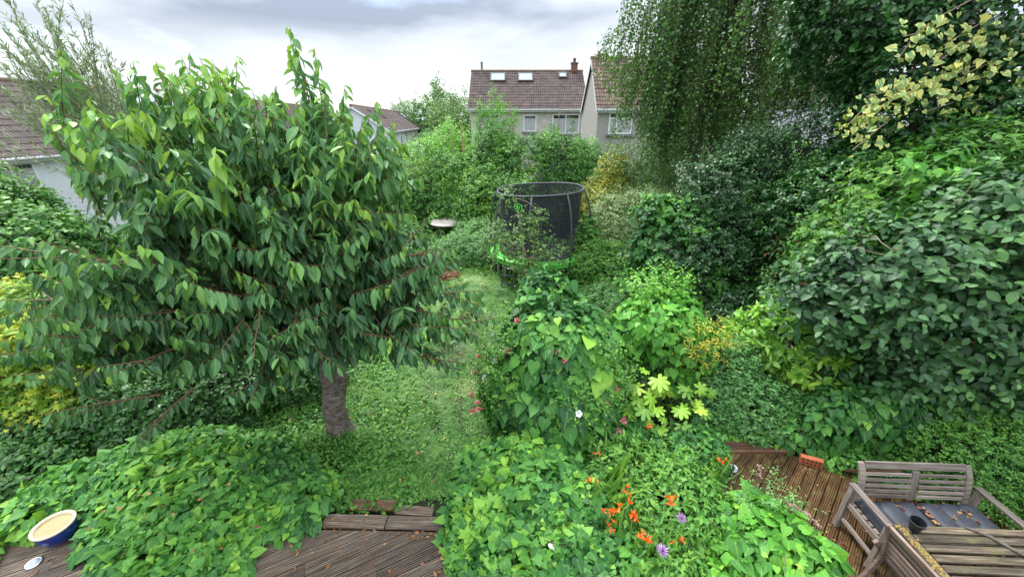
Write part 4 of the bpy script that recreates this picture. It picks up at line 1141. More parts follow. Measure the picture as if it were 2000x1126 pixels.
wire_chair('white metal chair just right of the round table in the weeds', -1.95, 16.2, R(150))
wire_chair('white metal chair seen through the end of a cherry branch', -3.9, 14.6, R(20))
# ================================================================== CHERRY TREE
def curve_pts(p, d, L, n=6, rise=0.0, wob=0.05):
    """A limb of length L from p: bends by rise (up when positive) and wanders a little."""
    pts = [np.array(p, float)]; d = np.array(d, float)
    for i in range(n):
        d = unit(d + np.array([0, 0, rise / n]) + rng.normal(scale=wob, size=3)); pts.append(pts[-1] + d * L / n)
    return np.array(pts)

tree = thing('cherry_tree', 'broad cherry tree with drooping glossy leaves and a ringed brown trunk', 'tree', (-2.75, 4.83, 0))
tl = np.array([-2.75, 4.83, 0])
def trunk_mesh():
    P = [(0.03, 0.0, -0.05), (0.02, 0, 0.05), (0.0, 0.0, 0.35), (0.0, -0.02, 0.7), (0.03, 0.0, 1.0), (0.02, 0.02, 1.35), (-0.05, 0.03, 1.8), (-0.12, 0.0, 2.4)]
    Rr = [0.30, 0.215, 0.165, 0.166, 0.148, 0.155, 0.12, 0.08]
    v, f = [], []; N_, M_ = 44, 20
    z0, z1 = P[0][2], P[-1][2]
    zs = [p[2] for p in P]
    for j in range(N_):
        z = z0 + (z1 - z0) * j / (N_ - 1)
        cx, cy, r = np.interp(z, zs, [p[0] for p in P]), np.interp(z, zs, [p[1] for p in P]), np.interp(z, zs, Rr)
        for i in range(M_):
            a = 2 * math.pi * i / M_
            rr = r * (1 + max(0, 0.25 - z) * 0.9 * math.cos(5 * a + 1) + 0.07 * math.sin(2 * a + z * 3) + 0.05 * math.sin(3 * a - z * 5) + 0.022 * math.sin(z * 47 + 1.5 * math.sin(a)) + 0.075 * math.sin(z * 13 + 2 * a) * math.sin(z * 7 - a) + 0.02 * random.uniform(-1, 1))
            v.append((cx + rr * math.cos(a), cy + rr * math.sin(a), z))
    for j in range(N_ - 1):
        for i in range(M_): f.append((j * M_ + i, j * M_ + (i + 1) % M_, (j + 1) * M_ + (i + 1) % M_, (j + 1) * M_ + i))
    m = MB(); m.add(v, f)
    return m.build('trunk', M_BARK_CH, tree, smooth=True)
trunk_mesh()
MB().tube([(0.10, 0.03, 0.75), (0.17, 0.04, 1.1), (0.17, 0.08, 1.5), (0.28, 0.15, 2.0)], [0.07, 0.085, 0.08, 0.05], 10).build('fork', M_BARK_CH, tree, smooth=True)
env_c, env_r = np.array([-3.15, 4.65, 3.15]), np.array([2.2, 1.95, 2.0])
limbs = []
# azimuth (deg from +x), elevation at the trunk, start height, length, rise
specs = [(176, 10, 1.75, 2.6, 0.2), (200, 8, 1.75, 2.5, 0.1), (225, 16, 1.9, 2.1, 0.2), (250, 20, 1.95, 1.7, 0.3), (275, 22, 2.0, 1.6, 0.3), (300, 20, 2.0, 1.7, 0.3),
         (330, 12, 1.95, 2.0, 0.1), (355, 8, 1.95, 2.3, -0.05), (20, 18, 2.0, 2.0, 0.3), (50, 22, 2.0, 1.8, 0.4), (90, 22, 2.0, 1.8, 0.4), (135, 18, 1.9, 2.1, 0.3),
         (185, 24, 1.9, 2.3, 0.2), (205, 30, 2.0, 2.2, 0.3), (235, 34, 2.0, 2.3, 0.4), (262, 36, 2.1, 2.1, 0.4), (290, 34, 2.1, 2.0, 0.4), (318, 30, 2.1, 2.0, 0.3), (348, 28, 2.1, 2.1, 0.2), (15, 34, 2.1, 2.0, 0.4), (165, 28, 2.0, 2.2, 0.4), (110, 36, 2.1, 2.0, 0.5),
         (180, 50, 2.1, 2.1, 0.5), (212, 50, 2.1, 2.0, 0.5), (245, 54, 2.2, 2.0, 0.6), (278, 56, 2.2, 1.9, 0.6), (310, 52, 2.2, 1.9, 0.6), (345, 48, 2.2, 1.9, 0.5), (155, 50, 2.1, 2.3, 0.6),
         (195, 66, 2.2, 2.1, 0.7), (260, 70, 2.2, 1.9, 0.7), (330, 68, 2.2, 1.8, 0.7), (90, 70, 2.2, 1.8, 0.7), (20, 60, 2.2, 1.7, 0.6), (135, 62, 2.2, 2.1, 0.6), (222, 62, 2.2, 2.1, 0.7), (172, 60, 2.2, 2.3, 0.7)]
tb_ = MB(); tw = MB()
LP, LD, LN, LS, LT = [], [], [], [], []
def hang_leaves(pts, k, size, light, first=0.08):
    """Leaves hung in two rows along a shoot."""
    seg = np.linspace(first, 1.0, k); seg = seg + rng.normal(scale=0.3 / k, size=k); seg = np.clip(seg, 0, 1)
    q = seg * (len(pts) - 1); i = np.minimum(q.astype(int), len(pts) - 2); fr = (q - i)[:, None]
    P = pts[i] * (1 - fr) + pts[i + 1] * fr; d = unit(pts[i + 1] - pts[i])
    a = unit(np.cross(d, np.array([0.01, 0.02, 1]))); s = np.where(np.arange(k) % 2 == 0, 1.0, -1.0)[:, None]
    steep = np.abs(d[:, 2:3])
    ph = rng.uniform(0, 6.28, (k, 1)); b = np.cross(a, d)
    side = np.where(steep > 0.75, a * np.cos(ph) + b * np.sin(ph), a * s)
    D = side * rng.uniform(0.35, 0.85, (k, 1)) + d * 0.35 + np.array([0, 0, -0.95]) * rng.uniform(0.5, 1.5, (k, 1)) + rng.normal(scale=0.2, size=(k, 3))
    N = side * 0.55 + np.array([0, 0, 0.75]) + rng.normal(scale=0.25, size=(k, 3))
    S = size * rng.uniform(0.6, 1.2, k) * (1 - 0.35 * np.clip((seg - 0.8) / 0.2, 0, 1))
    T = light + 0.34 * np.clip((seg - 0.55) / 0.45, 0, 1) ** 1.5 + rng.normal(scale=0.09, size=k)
    LP.append(P); LD.append(D); LN.append(N); LS.append(S); LT.append(np.where(rng.uniform(size=k) < 0.012, 0.98, T))
for az, el, zh, L, rise in specs:
    a, e = R(az + rng.normal() * 4), R(el)
    base = np.array([-0.12, 0.0, zh])
    d = np.array([math.cos(a) * math.cos(e), math.sin(a) * math.cos(e), math.sin(e)])
    pts = curve_pts(base, d, L, 8, rise, 0.05)
    tb_.tube(pts, [0.05 * (1 - i / 8.6) + 0.006 for i in range(9)], 6)
    up_ = el > 45
    for j in range(17 if not up_ else 13):
        f = 0.2 + 0.8 * (j + rng.uniform(0, 1)) / 17 if not up_ else 0.25 + 0.75 * (j + rng.uniform(0, 1)) / 13
        q = min(f * 8, 7.999); i = int(q); p = pts[i] * (1 - q + i) + pts[i + 1] * (q - i)
        dd = unit(pts[i + 1] - pts[i]); side = unit(np.cross(dd, [0, 0, 1.0])); s = 1 if j % 2 else -1
        d2 = dd * 0.75 + side * s * rng.uniform(0.5, 1.1) + np.array([0, 0, rng.uniform(-0.35, 0.5) + (0.45 if up_ else 0)])
        L2 = rng.uniform(0.45, 0.95) * (1.1 - 0.45 * f)
        sp2 = curve_pts(p, unit(d2), L2, 4, 0.35 if not up_ else 0.6, 0.07)
        tw.tube(sp2, [0.010, 0.008, 0.006, 0.004, 0.002], 4, cap=False)
        hgt = (p[2] - 1.5) / 3.5
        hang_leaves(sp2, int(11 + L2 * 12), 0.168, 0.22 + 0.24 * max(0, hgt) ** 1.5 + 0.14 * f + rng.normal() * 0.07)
    L3 = 0.5
    sp3 = curve_pts(pts[-1], unit(pts[-1] - pts[-2]), L3, 4, 0.2 if not up_ else 0.5, 0.05)
    tw.tube(sp3, [0.010, 0.008, 0.006, 0.004, 0.002], 4, cap=False)
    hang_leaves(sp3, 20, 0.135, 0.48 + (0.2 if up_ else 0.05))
# the leading shoots that stand above the crown
for x, y, z, L in ((-4.55, 4.4, 4.45, 0.6), (-4.35, 4.5, 4.3, 0.65), (-4.45, 4.2, 4.3, 0.5), (-3.45, 4.4, 4.55, 0.7), (-3.35, 4.5, 4.45, 0.75), (-3.0, 4.4, 4.65, 0.75), (-2.85, 4.6, 4.6, 0.7), (-2.7, 4.5, 4.5, 0.65), (-2.45, 4.5, 4.4, 0.55), (-2.05, 4.4, 4.55, 0.8), (-1.98, 4.45, 4.4, 0.7), (-1.7, 4.4, 3.9, 0.5), (-4.6, 4.2, 4.0, 0.6), (-3.7, 4.3, 4.3, 0.5), (-2.2, 4.4, 4.3, 0.7), (-4.6, 4.3, 4.75, 0.65), (-3.2, 4.5, 4.7, 0.6), (-3.75, 4.5, 4.7, 0.55), (-2.0, 4.4, 4.85, 0.7), (-1.95, 4.5, 4.7, 0.7)):
    p = np.array([x, y, z]) - tl
    sp4 = curve_pts(p - np.array([0.0, 0, 0.5]), np.array([rng.normal() * .15, rng.normal() * .12, 1]), L + 0.5, 6, 0.1, 0.05)
    tw.tube(sp4, [0.012, 0.010, 0.008, 0.007, 0.005, 0.004, 0.002], 5, cap=False)
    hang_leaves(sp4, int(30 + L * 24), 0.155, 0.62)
# long low sprays reaching out to the sides
for (x, y, z), dr_, L, k in (((-4.3, 3.9, 2.9), (-1, -0.25, 0.12), 1.25, 34), ((-4.2, 3.7, 2.55), (-1, -0.35, 0.15), 1.1, 30), ((-4.2, 3.8, 2.05), (-1, -0.3, 0.18), 1.15, 32), ((-4.0, 3.6, 1.85), (-1, -0.35, 0.05), 1.0, 28),
                             ((-4.3, 4.0, 3.3), (-1, -0.1, 0.2), 1.1, 28), ((-1.5, 4.5, 2.65), (1, 0.0, 0.08), 1.25, 38), ((-1.5, 4.1, 2.5), (1, -0.1, -0.02), 0.9, 32), ((-1.6, 4.5, 3.15), (1, 0.1, 0.2), 0.9, 30), ((-1.6, 4.4, 2.35), (1, 0.1, 0.05), 1.1, 30), ((-1.5, 4.2, 2.0), (1, -0.05, -0.02), 0.95, 28), ((-1.7, 4.3, 2.9), (1, 0.1, 0.25), 0.9, 26), ((-1.8, 4.6, 2.05), (1, .25, .0), 1.1, 28),
                             ((-3.7, 3.7, 1.85), (-0.55, -0.35, -0.35), 0.9, 30), ((-2.6, 3.6, 2.3), (0.2, -1, 0.1), 0.7, 26), ((-3.4, 3.4, 2.6), (-0.2, -1, 0.1), 0.6, 24), ((-2.3, 3.7, 2.8), (0.4, -0.9, 0.2), 0.7, 26), ((-3.9, 3.6, 3.0), (-0.6, -0.9, 0.15), 0.7, 26),
                             ((-4.4, 4.3, 2.3), (-1, 0.05, 0.1), 1.2, 30)):
    p = np.array([x, y, z]) - tl
    sp5 = curve_pts(p, unit(np.array(dr_, float)), L, 6, -0.05, 0.04)
    tw.tube(sp5, [0.015, 0.012, 0.010, 0.008, 0.006, 0.004, 0.002], 5, cap=False)
    for s2 in (-1, 1):
        q = sp5[2 if s2 < 0 else 3]; dd = unit(sp5[3] - sp5[2]); sd = np.cross(dd, [0, 0, 1.0]) * s2
        sb = curve_pts(q, unit(dd + sd * 0.7), L * 0.5, 4, 0.0, 0.05); tw.tube(sb, [0.008, 0.006, 0.005, 0.004, 0.002], 4, cap=False)
        hang_leaves(sb, int(k * .5), 0.135, 0.42)
    hang_leaves(sp5, k, 0.155, 0.42)
fP, fN = shell([(-2.95, 4.6, 4.15, 1.5, 1.2, 0.74), (-3.0, 4.45, 3.1, 1.75, 1.45, 0.8), (-2.55, 4.4, 2.65, 1.5, 1.2, 0.42), (-1.95, 4.5, 4.05, 0.55, 0.6, 0.55), (-4.4, 4.1, 2.5, 0.85, 0.7, 0.3)], 540, 77, 0.16, 0.16, 1.5, 0.6)
for p, nn_ in zip(fP, fN):
    low = 1 - min(1, max(0, (p[2] - 2.3) / 2.2))
    d6 = unit(nn_ * 0.8 + np.array([0, 0, 0.75 - 0.75 * low]) + rng.normal(scale=0.3, size=3)); L6 = rng.uniform(0.4, 0.85)
    sp6 = curve_pts(p - tl - d6 * L6 * 0.45, d6, L6, 4, 0.1, 0.06)
    tw.tube(sp6, [0.008, 0.007, 0.005, 0.004, 0.002], 4, cap=False)
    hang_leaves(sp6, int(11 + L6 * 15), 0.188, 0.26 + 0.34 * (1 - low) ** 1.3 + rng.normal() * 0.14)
tb_.build('limbs', M_BARK, tree, smooth=True); tw.build('twigs', M_TWIG_CH, tree, smooth=True)
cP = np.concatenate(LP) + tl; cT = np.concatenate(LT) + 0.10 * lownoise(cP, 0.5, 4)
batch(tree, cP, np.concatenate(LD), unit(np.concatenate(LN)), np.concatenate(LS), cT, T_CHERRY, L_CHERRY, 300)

M_BGLASS = plain('blue_glass', (0.03, 0.06, 0.25), 0.08, spec=1.0)
M_TEAL = plain('teal_plastic', (0.02, 0.32, 0.27), 0.35)
M_CLEAR = plain('clear_plastic', (0.10, 0.14, 0.10), 0.1, spec=0.8)
bb = thing('glass_bauble', 'dark blue glass ball hanging from a low cherry branch', 'ornament', (-2.20, 3.62, 2.28))
MB().lathe([(0.001, -0.062), (0.03, -0.054), (0.052, -0.032), (0.062, 0), (0.052, 0.032), (0.03, 0.054), (0.014, 0.066), (0.012, 0.078), (0.001, 0.08)], 22).build('ball', M_BGLASS, bb, smooth=True)
MB().tube([(0, 0, 0.07), (0.003, 0, 0.3)], 0.003, 5).build('string', M_PVC, bb)
fd = thing('bird_feeder', 'teal and clear tube bird feeder hanging low on the dark side of the cherry tree', 'bird feeder', (-3.02, 3.70, 1.78))
MB().lathe([(0.001, -0.11), (0.055, -0.11), (0.06, -0.09), (0.04, -0.085), (0.001, -0.084)], 20).lathe([(0.001, 0.115), (0.03, 0.11), (0.045, 0.085), (0.001, 0.084)], 20).build('cap', M_TEAL, fd)
MB().lathe([(0.036, -0.085), (0.036, 0.085)], 20).build('tube', M_CLEAR, fd, smooth=True)
MB().tube([(0, 0, 0.1), (0, 0, 0.4)], 0.003, 5).build('string', M_PVC, fd)

# ================================================================== BINDWEED MOUNDS AND BEDS
def drape(name, label, cat, blobs, leaf, mat, seed, cov=3.2, singles=300, layers=None, steep=0.8, tm=T_HEART, tint=0.5, zmin=0.05, amp=0.10, depth=0.05, kind=None, tn=0.5, back=0.3, stem=True, la=0.5, mix_small=0.12, group=None):
    """Overlapping leaves shingled down a mound."""
    cx = sum(b[0] for b in blobs) / len(blobs); cy = sum(b[1] for b in blobs) / len(blobs)
    root = thing(name, label, cat, (cx, cy, 0), group=group)
    if kind: root['kind'] = kind
    A = sum(4 * math.pi * ((b[3] * b[4]) ** 1.6 / 3 + (b[3] * b[5]) ** 1.6 / 3 + (b[4] * b[5]) ** 1.6 / 3) ** (1 / 1.6) for b in blobs) * 0.62
    n = int(A * cov / (la * leaf * leaf))
    P, N0 = shell(blobs, n, seed, depth, amp, zmin, back)
    k = in_view(P, 0.2); P, N0 = P[k], N0[k]
    down = np.array([0, 0, -1.0]); tang = down - N0 * (N0 @ down)[:, None]
    flat = N0[:, 2:3]
    rnd = rng.normal(size=P.shape); cam_dir = np.array([0, -1.0, -0.1])
    D = tang * steep + rnd * (0.33 + 0.3 * np.clip(flat, 0, 1)) + cam_dir * 0.5 * np.clip(flat, 0, 1)
    N = N0 * 0.9 + np.array([0, -0.15, 0.5]) + rng.normal(scale=0.24, size=P.shape)
    S = leaf * np.exp(rng.normal(scale=0.24, size=len(P))) * (1 + 0.25 * lownoise(P, 0.35, seed + 3))
    small = rng.uniform(size=len(P)) < mix_small; S[small] *= 0.5
    T = tint + 0.18 * rng.normal(size=len(P)) + tn * 0.55 * lownoise(P, 0.42, seed + 9) + 0.2 * small
    lay = rng.uniform(size=len(P)) < 0.58
    P = P + N0 * np.where(lay, rng.uniform(0.0, 0.09, len(P)), rng.uniform(-0.24, -0.06, len(P)))[:, None]
    P[:, 2] = np.maximum(P[:, 2], zmin)
    batch(root, P, unit(D), unit(N), np.clip(S, leaf * .35, leaf * 1.7), T, tm, mat, singles)
    # trailing stems under the leaves
    if stem:
        m = MB(); loc = np.array([cx, cy, 0])
        for i in range(26):
            j = rng.integers(0, len(P)); p = P[j].copy(); pts = [p - loc]
            d = unit(tang[j] + rng.normal(scale=0.3, size=3))
            for s in range(4):
                p = p + d * 0.11; d = unit(d + rng.normal(scale=0.35, size=3)); p[2] = max(p[2], 0.03); pts.append(p - loc)
            m.tube(pts, 0.004, 4, cap=False)
        m.build('stem', M_STEMG, root, smooth=True)['kind'] = 'stuff'
    return root, P, N0
M_STEMW = plain('willow_stem', (0.20, 0.23, 0.15), 0.7, noise=0.3, nscale=20)
M_STEMG = plain('green_stem', (0.10, 0.16, 0.04), 0.6, noise=0.4, nscale=20)
M_WHITE = plain('white_petal', (0.78, 0.78, 0.76), 0.5)
def trumpet(parent, p, nrm, size=0.05):
    m = MB(); q = Vector(nrm).to_track_quat('Z', 'Y').to_matrix()
    m.lathe([(0.004, -size * 1.1), (size * 0.18, -size * 0.4), (size * 0.5, -size * 0.05), (size, 0.03 * size), (size * 1.02, 0)], 5, Vector(p), q)
    return m.build('flower', M_WHITE, parent)

md, mP, mN = drape('bindweed_mound', 'tall mound draped in heart shaped bindweed leaves with white trumpet flowers', 'climbing plant',
      [(0.72, 5.45, 1.0, 0.92, 0.95, 1.25), (0.62, 6.1, 1.25, 0.62, 0.7, 1.08), (0.30, 5.3, 0.6, 0.70, 0.8, 0.95), (1.15, 5.2, 0.8, 0.65, 0.7, 0.85), (0.75, 4.9, 0.45, 0.85, 0.65, 0.85)], 0.150, L_BIND, 21, cov=3.2, tint=0.42, steep=1.1, amp=0.13, tn=0.8)
loc = np.array(md.location)
for u in ((-0.33, 5.25, 1.85), (-0.25, 5.2, 1.60), (-0.05, 5.0, 1.52), (-0.2, 5.0, 1.30), (0.02, 4.95, 1.1), (0.95, 4.35, 0.95), (1.15, 5.5, 1.9), (-0.3, 5.0, 1.05)):
    w = np.argmin(((mP - np.array(u)) ** 2).sum(1)); trumpet(md, mP[w] + mN[w] * 0.14 - loc, mN[w] + np.array([0, -0.8, 0.4]), 0.055)
stems_mesh(md, [(0, 0, 0), (0.1, -0.2, 0), (-0.2, 0.2, 0)], [(0.1, 0.3, 2.0), (0.3, -0.1, 1.5), (-0.3, 0.2, 1.6)], M_BARK, 0.03)

# honeysuckle threaded through the mound
M_HONEY = leaf_mat('honeysuckle_petal', [(0.0, (0.48, 0.07, 0.12)), (0.5, (0.68, 0.24, 0.25)), (1.0, (0.82, 0.60, 0.50))], rough=0.55, trans=0.25, vein=0)
hs = shrub('honeysuckle', 'honeysuckle with crimson pink flower clusters threaded through the tall bindweed mound', 'climbing plant', [(-0.1, 5.3, 1.0, 0.45, 0.6, 0.9), (1.45, 5.0, 0.9, 0.35, 0.5, 0.85), (0.9, 4.7, .8, .5, .4, .5)], 0.05, T_OVAL, L_MID, cov=1.0, seed=33, stems=3, r0=0.012, amp=0.15)
def cluster(parent, p, nrm, mat, n=14, L=0.045, tm=T_LANCE, name='flower_cluster', spread=1.0, up=0.3, T0=0.4):
    d = unit(rng.normal(size=(n, 3)) * spread + np.array(nrm) * 1.0 + np.array([0, 0, up]))
    loc_ = np.array(p)
    Y = d; Z = unit(rng.normal(size=(n, 3))); Z = unit(Z - Y * (Z * Y).sum(1, keepdims=True)); X = np.cross(Y, Z)
    tv, tf = tm[0]
    S = L * rng.uniform(0.7, 1.3, n)
    V = loc_ + S[:, None, None] * (tv[None, :, 0:1] * X[:, None] * 1.3 + tv[None, :, 1:2] * Y[:, None] + tv[None, :, 2:3] * Z[:, None])
    lf = np.empty(V.shape); lf[..., 0] = np.clip(T0 + rng.normal(scale=0.25, size=n), 0, 1)[:, None]; lf[..., 1] = np.abs(tv[None, :, 0]); lf[..., 2] = tv[None, :, 1]
    F = tf[None] + (np.arange(n) * len(tv))[:, None, None]
    return link(name, np_mesh(name, V.reshape(-1, 3), F.reshape(-1, 3), lf.reshape(-1, 3)), parent, mat)
hl = np.array(hs.location)
for u in ((-0.45, 5.3, 1.42), (-0.5, 5.3, 1.25), (-0.42, 5.25, 1.15), (-0.6, 5.2, 0.95), (-0.58, 5.1, 0.7), (-0.4, 5.0, 0.62), (-0.33, 5.0, 0.55), (0.62, 4.8, 1.62), (0.68, 4.8, 1.56), (1.48, 4.7, 1.12), (1.25, 4.55, 0.98), (1.5, 4.5, 0.72), (1.4, 4.45, 0.6), (1.48, 4.4, 0.52), (0.82, 4.35, 0.38), (1.02, 4.3, 0.32), (0.02, 5.0, 1.6), (0.1, 5.1, 1.9), (-0.5, 5.1, 0.4)):
    w = np.argmin(((mP - np.array(u)) ** 2).sum(1)); p = mP[w] + mN[w] * 0.13 if ((mP[w] - u) ** 2).sum() < 0.05 else np.array(u)
    cluster(hs, p - hl, mN[w] + [0, -0.5, 0.2], M_HONEY, 20, 0.07)

m2, _, _ = drape('bindweed_shrub', 'rounded shrub smothered in bindweed with a golden patch on one side', 'climbing plant',
      [(2.55, 5.85, 1.5, 0.68, 0.62, 0.58), (2.95, 5.6, 1.2, 0.42, 0.42, 0.5), (2.2, 5.9, 1.35, 0.45, 0.5, 0.5), (2.85, 5.5, 0.75, 0.3, 0.3, 0.45)], 0.115, L_BINDB, 22, cov=3.0, tint=0.42, zmin=0.4, amp=0.16)
shrub('golden_shrub', 'yellow leaved shrub poking through the rounded bindweed shrub', 'shrub', [(3.12, 5.35, 1.35, 0.26, 0.22, 0.48), (2.85, 5.3, 1.55, 0.2, 0.15, 0.25)], 0.05, T_LANCE, L_GOLDEN, cov=0.9, tint=(0.75, 0.2, 0.2), seed=8, stems=3, r0=0.012)
shrub('shade_shrub', 'dark small leaved shrub beneath the rounded bindweed shrub', 'shrub', [(2.45, 6.0, 0.6, 0.75, 0.6, 0.75), (1.9, 6.3, 0.4, 0.6, 0.5, 0.6)], 0.05, T_OVAL, L_DARK, cov=2.6, seed=9)
shrub('topping_sprigs', 'pale upright sprigs standing on top of the rounded bindweed shrub', 'plant', [(2.55, 6.2, 2.0, 0.5, 0.35, 0.25)], 0.055, T_OVAL, L_FRESH, cov=1.2, L=0.35, hang=-1.5, seed=10, stems=0)

# beds
bedL, bP, bN = drape('bindweed_bed', 'wide bank of bindweed sprawling over the decking behind the blue bowl', 'climbing plant',
      [(-4.7, 3.95, 0.12, 1.2, 0.8, 0.48), (-3.75, 3.7, 0.12, 1.15, 1.0, 0.46), (-3.0, 3.55, 0.05, 0.75, 0.6, 0.38), (-3.75, 2.85, 0.1, 0.85, 0.75, 0.45), (-5.9, 3.65, 0.1, 0.5, 0.5, 0.35), (-3.6, 2.4, 0.1, 0.7, 0.5, 0.35), (-4.7, 3.35, 0.1, 0.45, 0.5, 0.3), (-6.3, 2.75, 0.1, 0.45, 0.5, 0.3), (-5.72, 3.3, 0.15, 0.3, 0.25, 0.3)],
      0.105, L_BIND, 31, cov=3.6, tint=0.60, depth=0.09, amp=0.12, zmin=0.16, mix_small=0.3)
bedC, cP2, cN2 = drape('ivy_bed', 'thick bed of ivy and bindweed leaves spilling over the end of the wet decking', 'ground cover plant',
      [(-0.25, 3.3, 0.1, 0.62, 0.8, 0.42), (0.25, 2.7, 0.15, 0.85, 0.7, 0.42), (0.45, 3.5, 0.15, 0.75, 0.7, 0.48), (-0.3, 4.1, 0.05, 0.5, 0.5, 0.3), (1.2, 2.6, 0.1, 0.85, 0.6, 0.42), (1.0, 3.3, 0.1, 0.7, 0.6, 0.45), (0.3, 4.2, 0.1, 0.7, 0.4, 0.45)],
      0.115, L_BIND, 32, cov=3.4, tint=0.52, depth=0.09, tm=T_HEART + T_PALM[:2], mix_small=0.35, zmin=0.05)
bedR, rP, rN = drape('vine_mound', 'low rounded mound of large pale bindweed leaves beside the patio deck', 'climbing plant',
      [(2.80, 2.72, 0.22, 0.62, 0.58, 0.58), (2.35, 2.5, 0.15, 0.5, 0.5, 0.45), (2.85, 2.95, 0.3, 0.42, 0.38, 0.48)], 0.145, L_BINDB, 34, cov=3.2, tint=0.50, tm=T_HEART + T_PALM[:1], mix_small=0.25)
shrub('flower_bed_foliage', 'mixed leafy perennials growing among the orange flowers', 'plant', [(1.9, 3.3, 0.1, 0.75, 0.65, 0.5), (2.2, 3.75, 0.1, 0.45, 0.5, 0.42), (1.65, 2.5, 0.05, 0.6, 0.5, 0.42), (1.6, 3.95, 0.1, 0.6, 0.4, 0.45)], 0.085, T_LANCE + T_OVAL, L_MID, cov=3.0, k=7, L=0.26, hang=-0.5, seed=35, tint=(0.42, 0.2, 0.3), stems=0)
shrub('spotted_herb', 'wiry grey green herb with faded pinkish flower heads on top of the low vine mound', 'plant', [(2.95, 3.12, 0.70, 0.30, 0.15, 0.18)], 0.042, T_LANCE, L_GREYG, cov=1.1, k=8, L=0.3, hang=-0.6, seed=36, stems=2, r0=0.004, zmin=0.3, tint=(0.5,0.2,0.3), bark=M_STEMG)
M_FADED = leaf_mat('faded_flower', [(0.0, (0.25, 0.14, 0.10)), (0.5, (0.45, 0.33, 0.26)), (1.0, (0.6, 0.5, 0.4))], rough=0.8, trans=0.15, vein=0)
fh = thing('faded_flower_head', 'long faded pinkish flower spike lying on the low vine mound', 'flower', (2.92, 2.80, 0.99))
for i in range(16):
    t = i / 15; cluster(fh, (0.02 + 0.14 * t + random.uniform(-.02, .02), 0.06 - 0.22 * t, 0.0 + 0.04 * math.sin(2.5 * t) - .05 * t), (0, 0, 1), M_FADED, 9, 0.030, T_DIAM, 'floret')
fh2 = thing('faded_flower_head', 'smaller faded pinkish flower tuft upright in the wiry herb', 'flower', (2.88, 3.32, 0.92))
for i in range(8): cluster(fh2, (random.uniform(-.04, .04), random.uniform(-.03, .03), i * 0.018), (0, 0, 1), M_FADED, 8, 0.026, T_DIAM, 'floret')

# crocosmia: strap leaves and orange sprays
def strap_clump(name, label, x, y, n, L, z=0.05, seed=0, lean=(0, 0), mat=None, spread=0.8):
    root = thing(name, label, 'plant', (x, y, 0), group='strap leaved clumps in the flower bed')
    a = rng.uniform(0, 6.28, n); r = rng.uniform(0, 0.16, n)
    P = np.stack([x + r * np.cos(a), y + r * np.sin(a), np.full(n, z)], 1)
    D = np.stack([np.cos(a) * spread * rng.uniform(0.15, 1.1, n) + lean[0], np.sin(a) * spread * rng.uniform(0.15, 1.1, n) + lean[1], np.full(n, 1.0)], 1)
    N = np.stack([-np.cos(a), -np.sin(a), np.full(n, 0.9)], 1) * -1; N[:, 2] = 0.8
    S = L * rng.uniform(0.6, 1.15, n)
    batch(root, P, unit(D), unit(N), S, 0.45 + rng.normal(scale=0.2, size=n), T_STRAPN, mat or L_MID, 0)
    return root
T_STRAPN = [(t[0] * np.array([1.7, 1, 1]), t[1]) for t in T_STRAP]
strap_clump('crocosmia_clump', 'arching strap leaves of crocosmia in the middle of the flower bed', 1.25, 3.6, 80, 0.85, lean=(0, -0.25))
strap_clump('crocosmia_clump', 'sword shaped crocosmia leaves just behind the purple flower', 1.66, 2.85, 60, 0.7, lean=(0, -.1))
strap_clump('crocosmia_clump', 'strap leaves fanned beside the patio deck light', 2.6, 3.9, 60, 0.6, lean=(0.1, 0))
strap_clump('crocosmia_clump', 'strap leaves standing under the tallest orange flower spray', 1.3, 3.05, 45, 0.7)
M_ORANGE = leaf_mat('orange_petal', [(0.0, (0.55, 0.05, 0.01)), (0.5, (0.85, 0.15, 0.015)), (1.0, (0.95, 0.32, 0.03))], rough=0.5, trans=0.3, vein=0)
for lab, x, y, z, n, s in (('bright orange crocosmia spray, the largest of the three close together', 1.24, 2.98, 0.80, 26, 0.075), ('dark orange crocosmia spray at the left end of the close trio', 1.03, 2.93, 0.80, 18, 0.06), ('reddish crocosmia buds just below the close trio', 1.07, 2.85, 0.74, 14, 0.05),
                           ('orange crocosmia head standing alone on a pale green stalk', 1.78, 3.10, 0.82, 22, 0.06), ('orange crocosmia head nearest the purple bottlebrush flower', 1.38, 2.68, 0.80, 20, 0.065), ('small orange crocosmia flower above the arching strap leaves', 0.95, 3.38, 0.78, 12, 0.045),
                           ('small orange crocosmia flower tucked at the foot of the tall bindweed mound', 1.08, 3.75, 0.80, 10, 0.045), ('orange crocosmia spray hanging over the edge of the patio deck', 2.60, 3.62, 0.80, 18, 0.05), ('pair of orange crocosmia buds between the trio and the strap leaves', 1.30, 3.20, 0.80, 14, 0.045),
                           ('faint orange crocosmia buds beside the pale bottlebrush flower', 1.72, 2.66, 0.74, 8, 0.04), ('single orange crocosmia flower under the lime green fatsia leaves', 1.93, 4.25, 0.75, 10, 0.05)):
    c = thing('crocosmia_flower', lab, 'flower', (x, y, z), group='orange crocosmia flowers')
    MB().tube([(0.03, 0.06, -0.6), (0.02, 0.03, -0.25), (0, 0, 0)], 0.005, 5).build('stem', M_STEMG, c)
    for i in range(max(3, n // 5)):
        cluster(c, (random.gauss(0, s * 0.7), random.gauss(0, s * 0.6), random.gauss(0, s * 0.25)), (0, -0.3, 0.8), M_ORANGE, 9, s * 0.8, T_LANCE, 'petals')
M_PURPLE = leaf_mat('purple_petal', [(0.0, (0.30, 0.14, 0.38)), (0.5, (0.46, 0.28, 0.54)), (1.0, (0.62, 0.48, 0.68))], rough=0.6, trans=0.3, vein=0)
